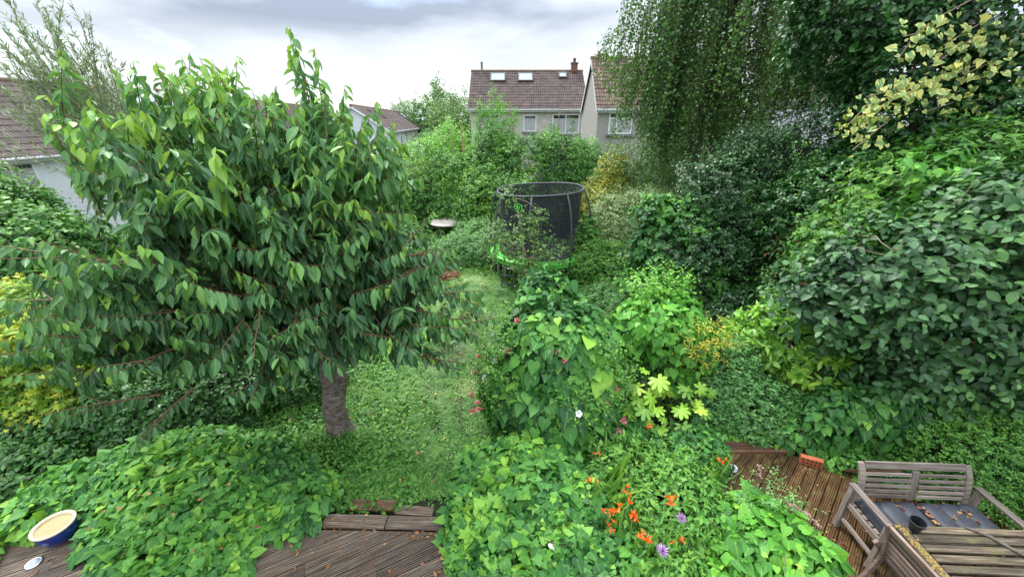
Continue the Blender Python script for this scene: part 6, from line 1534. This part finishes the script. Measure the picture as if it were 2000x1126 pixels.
arc = [(0.1, 10.7, 2.8), (0.4, 10.6, 2.72), (0.68, 10.6, 2.5), (0.8, 10.6, 2.2), (0.82, 10.6, 1.9)]
m.tube([np.array(p) - al for p in arc], 0.009, 5)
m.build('trunk', M_TWIG_PALE, ap, smooth=True)
M_APPLE = plain('green_apple', (0.36, 0.46, 0.09), 0.35, noise=0.3, nscale=12)
for i in range(22):
    q = [(0.35, 1.35), (-0.4, 1.5), (1.05, 1.15), (0.2, 1.9), (0.5, 0.9)][i % 5]
    MB().lathe([(0.001, -0.032), (0.022, -0.03), (0.036, -0.008), (0.034, 0.016), (0.018, 0.03), (0.001, 0.026)], 10, (q[0] + random.uniform(-.35, .35) - al[0], 10.4 + random.uniform(-.1, .15) - al[1], q[1] + random.uniform(-.3, .35))).build('apple', M_APPLE, ap, smooth=True)

M_RED = leaf_mat('scarlet_petal', [(0.0, (0.45, 0.02, 0.01)), (1.0, (0.8, 0.06, 0.03))], rough=0.5, trans=0.2, vein=0)
for lab, x, y, z in (('small scarlet flower head above the spotted laurel', 4.75, 5.45, 2.02), ('tiny scarlet flower in the shade left of the grey green shrub tip', 5.05, 6.2, 2.1)):
    c = thing('scarlet_flower', lab, 'flower', (x, y, z), group='scarlet flowers by the laurel')
    MB().tube([(0, 0.1, -0.6), (0, 0, 0)], 0.005, 5).build('stem', M_STEMG, c)
    cluster(c, (0, 0, 0), (0, -.3, .5), M_RED, 18, 0.055, T_LANCE, 'petals')
c = thing('bindweed_flower', 'lone white bindweed trumpet among the bare twigs near the right edge', 'flower', (6.55, 5.9, 3.55))
MB().tube([(0.05, 0.2, -0.3), (0, 0, -0.05)], 0.004, 5).build('stem', M_STEMG, c); trumpet(c, (0, 0, 0), (-0.2, -0.9, 0.35), 0.06)
lg = thing('fallen_branch', 'pale lichened branch leaning in the dark under the holly tree', 'branch', (5.2, 8.0, 0.9))
MB().tube([(-0.35, 0, 0.22), (0.0, 0, 0.03), (0.35, 0, -0.22)], [0.035, 0.04, 0.035], 8).build('branch', M_BIRCH, lg, smooth=True)
pk = thing('timber_offcut', 'rough brown timber offcut propped behind the corner of the bench', 'timber', (4.75, 3.95, 0.1))
beam('board', (0.0, 0.15, 0.02), (0.12, -0.35, 0.55), 0.09, 0.03, W_RED, pk)
# hay heap
hp = thing('hay_heap', 'heap of reddish brown cut grass at the edge of the lawn', 'hay heap', (-2.5, 12.0, 0))
n = 1500; a = rng.uniform(0, 6.28, n); r = np.sqrt(rng.uniform(0, 1, n)); P = np.stack([-2.5 + 0.62 * r * np.cos(a), 12.0 + 0.5 * r * np.sin(a), 0.02 + 0.32 * (1 - r ** 1.6) * rng.uniform(0.5, 1, n)], 1)
D = rng.normal(size=(n, 3)); D[:, 2] = rng.uniform(-0.1, 0.35, n); batch(hp, P, unit(D), unit(rng.normal(size=(n, 3)) + [0, 0, 1]), rng.uniform(0.18, 0.4, n), rng.uniform(0, 1, n), T_NARROW, L_STRAW)

# ================================================================== LEFT SIDE
shrub('golden_acer', 'golden yellow japanese maple spreading in tiers at the left edge', 'tree', [(-7.3, 5.3, 1.75, 0.75, 0.6, 0.30), (-7.8, 5.2, 1.25, 0.75, 0.6, 0.28), (-7.0, 5.2, 1.30, 0.5, 0.5, 0.22), (-6.9, 5.3, 0.95, 0.45, 0.5, 0.18), (-7.4, 4.9, 0.85, 0.6, 0.5, 0.2), (-7.6, 5.5, 2.05, 0.6, 0.5, 0.25)],
      0.082, T_ACER, L_YELLOW, cov=2.6, k=6, L=0.25, droop=0.2, upn=1.1, seed=100, tint=(0.52, 0.25, 0.2), tnoise=1.8, stems=8, r0=0.02, singles=0, zmin=0.4)
shrub('left_hedge', 'leafy hedge with bramble and bindweed between the cherry tree and the white house', 'hedge', [(-8.6, 6.8, 2.2, 1.1, 0.8, 1.1), (-9.6, 7.0, 2.4, 1.0, 0.8, 1.3), (-8.2, 7.2, 1.4, 1.4, 0.8, 1.2), (-7.0, 7.6, 1.4, 1.4, 0.8, 1.3), (-5.6, 8.4, 1.0, 1.4, 0.8, 1.2), (-10.5, 7.6, 2.6, 1.2, 0.8, 1.2)], 0.085, T_OVAL + T_HEART[:2], L_MID, cov=2.6, k=7, L=0.38, seed=101, tint=(0.27, 0.25, 0.35), amp=0.25, tnoise=1.0)
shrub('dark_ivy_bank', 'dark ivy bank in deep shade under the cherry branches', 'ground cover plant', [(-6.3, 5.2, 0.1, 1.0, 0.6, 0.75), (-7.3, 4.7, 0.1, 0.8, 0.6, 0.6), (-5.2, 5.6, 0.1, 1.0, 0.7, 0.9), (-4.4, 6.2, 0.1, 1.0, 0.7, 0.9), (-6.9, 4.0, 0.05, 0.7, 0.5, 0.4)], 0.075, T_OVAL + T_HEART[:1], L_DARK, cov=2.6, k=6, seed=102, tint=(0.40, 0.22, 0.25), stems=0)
shrub('back_lawn_shrubs', 'green bushes bordering the lawn behind the cherry tree', 'shrub', [(-4.6, 10.0, 0.6, 1.2, 0.8, 1.1), (-6.0, 11.0, 1.0, 1.4, 0.9, 1.4), (-4.6, 12.8, 0.8, 1.2, 0.8, 1.2), (-7.6, 10.0, 1.2, 1.4, 0.9, 1.5)], 0.09, T_OVAL, L_MID, cov=2.2, seed=103, tint=(0.35, 0.22, 0.3))
# slatted fence in the shade
fn = thing('slatted_fence', 'dark slatted fence panel in the shade below the golden maple', 'fence', (-7.6, 4.75, 0), R(12))
for i in range(12): beam('slat', (-0.8, 0, 0.16 + i * 0.075), (0.9, 0, 0.16 + i * 0.075), 0.012, 0.045, W_RED, fn, up=(0, 0, 1))
for x in (-0.8, 0.05, 0.9): beam('post', (x, 0.035, 0), (x, 0.035, 1.1), 0.05, 0.05, W_RED, fn, up=(0, 1, 0))
# feathery willow shoots against the sky
wt = thing('feathery_willow', 'feathery willow with thin upright shoots standing against the sky', 'tree', (-8.9, 9.2, 0))
wl_ = np.array([-8.9, 9.2, 0]); m = MB(); WP, WD, WN, WS, WT = [], [], [], [], []
m.tube([(0, 0, 0), (0.1, 0, 1.5), (0, 0, 3.0), (-.3, 0, 3.8)], [0.08, 0.07, 0.05, 0.03], 7)
def wshoot(p, d, L, n=10, rise=-0.25, k=None):
    pts = curve_pts(p, unit(np.array(d, float)), L, n, rise, 0.035); m.tube(pts, [0.007 * (1 - i / (n + 1.0)) + 0.0015 for i in range(n + 1)], 4, cap=False)
    K = k or int(L / 0.032); t = rng.uniform(0.12, 1, K) * n * 0.999; i = t.astype(int); P = pts[i] + (pts[i + 1] - pts[i]) * (t - i)[:, None]; dd = unit(pts[i + 1] - pts[i])
    WP.append(P + wl_); WD.append(dd * 0.9 + rng.normal(scale=0.42, size=(K, 3))); WN.append(rng.normal(size=(K, 3))); WS.append(rng.uniform(0.09, 0.17, K)); WT.append(0.45 + 0.2 * rng.normal(size=K)); return pts
for i in range(46):
    x = rng.uniform(-1.6, 1.7); a = R(rng.uniform(88, 125)); L = rng.uniform(1.9, 3.9) * (1.0 if a > R(98) else 0.8)
    pts = wshoot((x * 0.5 + .3, rng.normal() * 0.25, rng.uniform(2.9, 3.9)), (math.cos(a), rng.normal() * 0.12, math.sin(a)), L)
    for q in (3, 5, 6):
        a2 = a + rng.normal() * 0.35; wshoot(pts[q], (math.cos(a2), rng.normal() * 0.15, math.sin(a2)), L * 0.4, 6)
for i in range(16):
    a = R(rng.uniform(128, 160)); wshoot((rng.uniform(-2.2, -0.2), rng.normal() * 0.25, rng.uniform(3.2, 4.6)), (math.cos(a), rng.normal() * 0.1, math.sin(a)), rng.uniform(0.9, 1.7), rise=0.1)
for i in range(40):
    a = R(rng.uniform(20, 160)); wshoot((rng.uniform(-1.2, 1.3), rng.normal() * 0.25, rng.uniform(2.2, 4.2)), (math.cos(a), rng.normal() * 0.4, math.sin(a)), rng.uniform(0.4, 0.9), n=6)
m.build('stems', M_STEMW, wt, smooth=True)
batch(wt, np.concatenate(WP), unit(np.concatenate(WD)), unit(np.concatenate(WN)), np.concatenate(WS), np.concatenate(WT), T_NARROW, L_WILLOW)
w2 = thing('feathery_willow', 'low pale feathery willow shoot before the white wall at the left edge', 'tree', (-9.9, 7.9, 0)); wl_ = np.array([-9.9, 7.9, 0.0])
m = MB(); WP, WD, WN, WS, WT = [], [], [], [], []
for i in range(9): wshoot((rng.uniform(-0.5, 0.6), 0, 2.6), (rng.normal() * 0.35, 0, 1), rng.uniform(0.9, 1.7))
m.build('stems', M_STEMW, w2, smooth=True)
batch(w2, np.concatenate(WP), unit(np.concatenate(WD)), unit(np.concatenate(WN)), np.concatenate(WS), np.concatenate(WT), T_NARROW, L_WILLOW)

shrub('pollarded_tree', 'green bushy tree standing against the end of the dark tiled roof', 'tree', [(-15.3, 16.5, 3.4, 1.0, 0.8, 1.7), (-13.6, 17.0, 2.6, 1.1, 0.8, 1.6)], 0.15, T_LANCE, L_GREYG, cov=2.4, k=8, L=0.4, seed=105, tint=(0.4, 0.25, 0.3), amp=0.3)
# ================================================================== FAR TREES
def far_tree(label, blobs, seed, leaf=0.34, mat=None, cov=1.7, tint=(0.4, 0.25, 0.1), th=True):
    shrub('far_tree', label, 'tree', blobs, leaf, T_OVAL, mat or L_FAR, cov=cov, k=5, L=0.9, seed=seed, tint=tint, amp=0.28, depth=0.2, stems=5, r0=0.16, zmin=-3)
far_tree('broad dark domed tree beyond the white terrace', [(-10.6, 58, 5.0, 2.8, 2.5, 3.2), (-13.0, 58, 5.0, 1.8, 2.0, 2.2), (-8.6, 57, 4.6, 1.7, 2, 2.6)], 110, mat=L_MID)
far_tree('slim pointed tree rising above the domed tree', [(-8.55, 50, 6.6, 0.55, 0.6, 2.6), (-8.5, 50, 5.2, 1.0, 0.8, 1.6)], 111, leaf=0.26, mat=L_FAR)
far_tree('loose pale tree filling the gap before the brown roofed house', [(-6.3, 46, 4.0, 1.8, 1.5, 3.0), (-4.6, 45, 4.2, 1.3, 1.2, 2.4), (-7.9, 47, 3.4, 1.4, 1.5, 2.5)], 112, leaf=0.28)
far_tree('thin bluish tree touching the left edge of the brown roof', [(-4.7, 48, 6.6, 0.7, 0.6, 1.5)], 113, leaf=0.24, cov=0.9)
far_tree('small brownish tree behind the ridge of the white terrace', [(-20.5, 80, 5.8, 2.2, 1.5, 2.0)], 114, leaf=0.3)
ft = thing('tree_line', 'low distant line of trees along the horizon', 'trees', (0, 110, 0)); ft['kind'] = 'stuff'
bl_ = [(x + rng.normal() * 1.5, 110 + rng.normal() * 5, 2.0, 5.5, 3, 3.6 + rng.normal() * 0.6) for x in range(-110, 50, 7)]
P, N0 = shell(bl_, 5200, 120, 0.1, 0.2, 0.0, 0.05)
batch(ft, P, unit(rng.normal(size=P.shape)), unit(N0 + [0, 0, 0.8]), rng.uniform(0.6, 1.0, len(P)), 0.4 + 0.2 * rng.normal(size=len(P)), T_DIAM, L_FAR)

# ================================================================== LAWN
def in_poly(P, poly):
    x, y = P[:, 0], P[:, 1]; ins = np.zeros(len(P), bool); j = len(poly) - 1
    for i in range(len(poly)):
        xi, yi = poly[i]; xj, yj = poly[j]
        ins ^= ((yi > y) != (yj > y)) & (x < (xj - xi) * (y - yi) / (yj - yi + 1e-12) + xi); j = i
    return ins
LAWN = [(-2.2, 3.6), (0.6, 3.9), (0.6, 6.6), (1.6, 7.0), (3.2, 8.2), (3.6, 10.4), (2.6, 11.4), (-0.6, 12.6), (-2.6, 13.0), (-3.8, 11.5), (-4.2, 8.5), (-4.1, 6.8), (-3.2, 5.6), (-2.5, 4.6)]
def lawn(n, L0, seed):
    r = np.random.default_rng(seed)
    P = np.stack([r.uniform(-4.3, 3.8, n), 3.4 + 9.2 * r.uniform(0, 1, n) ** 1.25, np.full(n, -0.01)], 1)
    P = P[in_poly(P, LAWN)]
    a = lownoise(P * [1, 1, 0], 0.55, 7) * 7 + r.normal(scale=0.75, size=len(P))
    tall = 0.75 + 0.5 * lownoise(P, 0.4, 9)
    D = np.stack([np.cos(a), np.sin(a), np.clip(r.normal(0.7, 0.35, len(P)), 0.12, 2)], 1)
    N = np.stack([-np.cos(a) * .3, -np.sin(a) * .3 - 0.2, np.ones(len(P))], 1)
    S = np.clip(L0 * tall * r.uniform(0.6, 1.3, len(P)), 0.04, 0.4)
    T = 0.50 + 0.16 * r.normal(size=len(P)) + 0.30 * lownoise(P * [1, 1, 0], 0.5, 12)
    for cx, cy, rr in ((-0.35, 7.3, 0.7), (-0.9, 8.6, 0.5), (-0.6, 6.0, 0.45), (-1.2, 11.6, .7)): T += 0.35 * np.exp(-((P[:, 0] - cx) ** 2 + (P[:, 1] - cy) ** 2) / rr ** 2) * (r.uniform(size=len(P)) < 0.6)
    return P, D, N, S, T
gr = thing('grass', 'long unmown grass path running up the garden', 'grass', (0, 7, 0)); gr['kind'] = 'stuff'
P, D, N, S, T = lawn(165000, 0.22, 5)
wdt = 0.0065
T_BLADE = [(np.array([(-0.028, 0, 0), (0.028, 0, 0), (-0.024, 0.5, 0.0), (0.024, 0.5, 0.0), (0, 1, -c)], float), np.array([(0, 1, 3), (0, 3, 2), (2, 3, 4)])) for c in (0.15, 0.4, 0.7)]
batch(gr, P, unit(D), unit(N), S, T, T_BLADE, L_GRASS, name='blades')
# creeping ivy under the cherry tree
def creeper(name, label, poly, n, size, mat, seed, tint, tm=T_OVAL, h=0.10, cat='ground cover plant', up=1.0):
    r = np.random.default_rng(seed)
    root = thing(name, label, cat, (sum(p[0] for p in poly) / len(poly), sum(p[1] for p in poly) / len(poly), 0)); root['kind'] = 'stuff'
    X = [p[0] for p in poly]; Y = [p[1] for p in poly]
    P = np.stack([r.uniform(min(X), max(X), n), r.uniform(min(Y), max(Y), n), np.zeros(n)], 1)
    f = r.uniform(0, 1, n); P = P[in_poly(P + r.normal(scale=0.22, size=P.shape) + 0.25 * lownoise(P, 0.5, seed + 7)[:, None], poly)]; f = f[:len(P)]
    dens = 0.5 + 0.5 * lownoise(P, 0.3, seed); keep = r.uniform(size=len(P)) < np.clip(0.75 + dens, 0, 1); P = P[keep]; f = f[keep]
    P[:, 2] = h * (0.25 + 0.75 * (0.5 + 0.6 * lownoise(P * [1, 1, 0], 0.22, seed + 1))) * (0.3 + 0.7 * f)
    P[:, 2] = np.clip(P[:, 2], 0.008, 1)
    D = r.normal(size=P.shape); D[:, 2] *= 0.4
    N = r.normal(scale=0.42, size=P.shape) + [0, -0.1, up]
    batch(root, P, unit(D), unit(N), size * r.uniform(0.6, 1.4, len(P)), tint + 0.17 * r.normal(size=len(P)) + 0.2 * lownoise(P * [1, 1, 0], 0.35, seed + 2), tm, mat)
    return root
creeper('ground_cover', 'low glossy creeper covering the ground round the cherry trunk', [(-4.9, 4.3), (-3.6, 3.6), (-2.0, 3.5), (-1.3, 3.5), (-1.55, 4.3), (-1.8, 5.2), (-2.2, 6.2), (-2.9, 7.2), (-3.9, 7.9), (-5.4, 7.0), (-5.6, 5.2)], 30000, 0.055, L_MID, 130, 0.46, T_OVAL + T_HEART[:2], 0.14)
creeper('ground_cover', 'small leaved weeds creeping into the lawn beside the tall bindweed mound', [(-1.2, 3.5), (0.3, 3.6), (0.2, 5.0), (-0.3, 5.6), (-0.7, 5.0), (-1.3, 4.4)], 2600, 0.045, L_MID, 131, 0.45, T_OVAL, 0.12)
creeper('weed_carpet', 'carpet of weeds beyond the rounded bindweed shrub', [(1.0, 6.0), (3.0, 6.0), (5.5, 5.4), (6.2, 7.0), (5.0, 9.0), (3.0, 9.6), (1.8, 7.6)], 16000, 0.075, L_MID, 132, 0.36, T_OVAL + T_LANCE, 0.22)
creeper('leaf_litter_ivy', 'small ivy leaves along the boards at the head of the patio deck', [(2.9, 4.55), (4.4, 4.6), (5.2, 4.2), (5.6, 4.9), (4.6, 5.2), (2.9, 5.2)], 5000, 0.04, L_BIND, 133, 0.5, T_OVAL, 0.12)
creeper('undergrowth', 'low green undergrowth round the trampoline and up to the hedge', [(-7, 9), (-4, 9), (-3.2, 12.6), (-1, 12.3), (2.6, 11.4), (4, 10), (6, 11), (7, 17), (-7, 19), (-9, 14)], 26000, 0.12, L_MID, 134, 0.4, T_OVAL + T_LANCE, 0.35)
creeper('back_cover', 'green ground cover in front of the far houses', [(-16, 14), (-7, 14), (-6, 19), (7, 17), (14, 17), (14, 30), (-8, 32), (-16, 26)], 22000, 0.24, L_MID, 135, 0.45, T_OVAL, 0.5)
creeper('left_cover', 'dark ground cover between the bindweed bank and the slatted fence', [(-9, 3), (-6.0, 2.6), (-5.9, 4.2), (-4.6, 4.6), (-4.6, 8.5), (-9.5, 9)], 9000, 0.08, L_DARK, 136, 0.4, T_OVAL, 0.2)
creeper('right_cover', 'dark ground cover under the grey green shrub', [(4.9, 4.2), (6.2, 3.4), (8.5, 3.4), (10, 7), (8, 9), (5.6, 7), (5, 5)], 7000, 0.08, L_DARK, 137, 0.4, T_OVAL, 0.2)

shrub('trunk_weeds', 'tuft of small leaved weeds round the foot of the cherry trunk', 'plant', [(-2.45, 4.62, 0.02, 0.28, 0.16, 0.14), (-3.0, 4.62, 0.02, 0.25, 0.2, 0.16), (-2.72, 4.55, 0.0, 0.22, 0.12, 0.09)], 0.05, T_OVAL, L_MID, cov=2.4, seed=131, stems=0, hang=-0.6, tint=(0.42, 0.2, 0.3))
# dead leaves
def litter(name, label, spots, n, size, seed, zr=(0.004, 0.012)):
    r = np.random.default_rng(seed); root = thing(name, label, 'dead leaves', tuple(spots[0][:2]) + (0,)); root['kind'] = 'stuff'
    P = []
    for (x, y, z, sx, sy, k) in spots:
        m_ = int(n * k); P.append(np.stack([x + sx * r.normal(size=m_), y + sy * r.normal(size=m_), z + r.uniform(*zr, m_)], 1))
    P = np.concatenate(P); k = len(P); D = r.normal(size=(k, 3)); D[:, 2] *= 0.1
    batch(root, P, unit(D), unit(r.normal(scale=0.25, size=(k, 3)) + [0, 0, 1]), size * r.uniform(0.4, 1.3, k), r.uniform(0, 1, k), T_OVAL + T_DIAM, L_DRY)
litter('fallen_leaves', 'orange brown dead leaves on the wet decking', [(-1.0, 3.2, 0.155, 0.2, 0.09, 0.5), (-0.8, 2.95, 0.155, 0.06, 0.12, 0.2), (-1.9, 3.25, 0.16, 0.3, 0.08, 0.2), (-2.0, 2.85, 0.153, 0.5, 0.2, 0.3), (-4.9, 2.8, 0.153, 0.3, 0.1, 0.1)], 90, 0.055, 140)
litter('fallen_leaves', 'dead leaves and crumbs scattered over the mossy patio deck', [(4.9, 4.05, 0.105, 0.15, 0.1, 0.5), (3.85, 3.0, 0.105, 0.1, 0.15, 0.4), (4.3, 4.15, 0.105, 0.15, 0.05, 0.2), (3.8, 3.6, 0.105, 0.5, 0.4, 0.6)], 110, 0.035, 141)
litter('fallen_leaves', 'curled brown leaves collected on the bench cushions', [(4.45, 3.12, 0.61, 0.18, 0.05, 0.3), (5.1, 3.05, 0.61, 0.17, 0.07, 0.7), (4.72, 2.95, 0.60, 0.03, 0.1, 0.2)], 60, 0.05, 142)
litter('fallen_leaves', 'a few yellow and brown leaves dropped under the cherry tree', [(-1.8, 5.0, 0.13, 0.8, 0.8, 1)], 30, 0.075, 143)
litter('fallen_leaves', 'browned and yellow leaves caught on the bindweed bank', [(-4.2, 3.3, 0.62, 0.5, 0.2, 0.5), (-3.6, 2.9, 0.52, 0.4, 0.2, 0.5)], 40, 0.06, 144, (-0.05, 0.05))
flush_leaves()
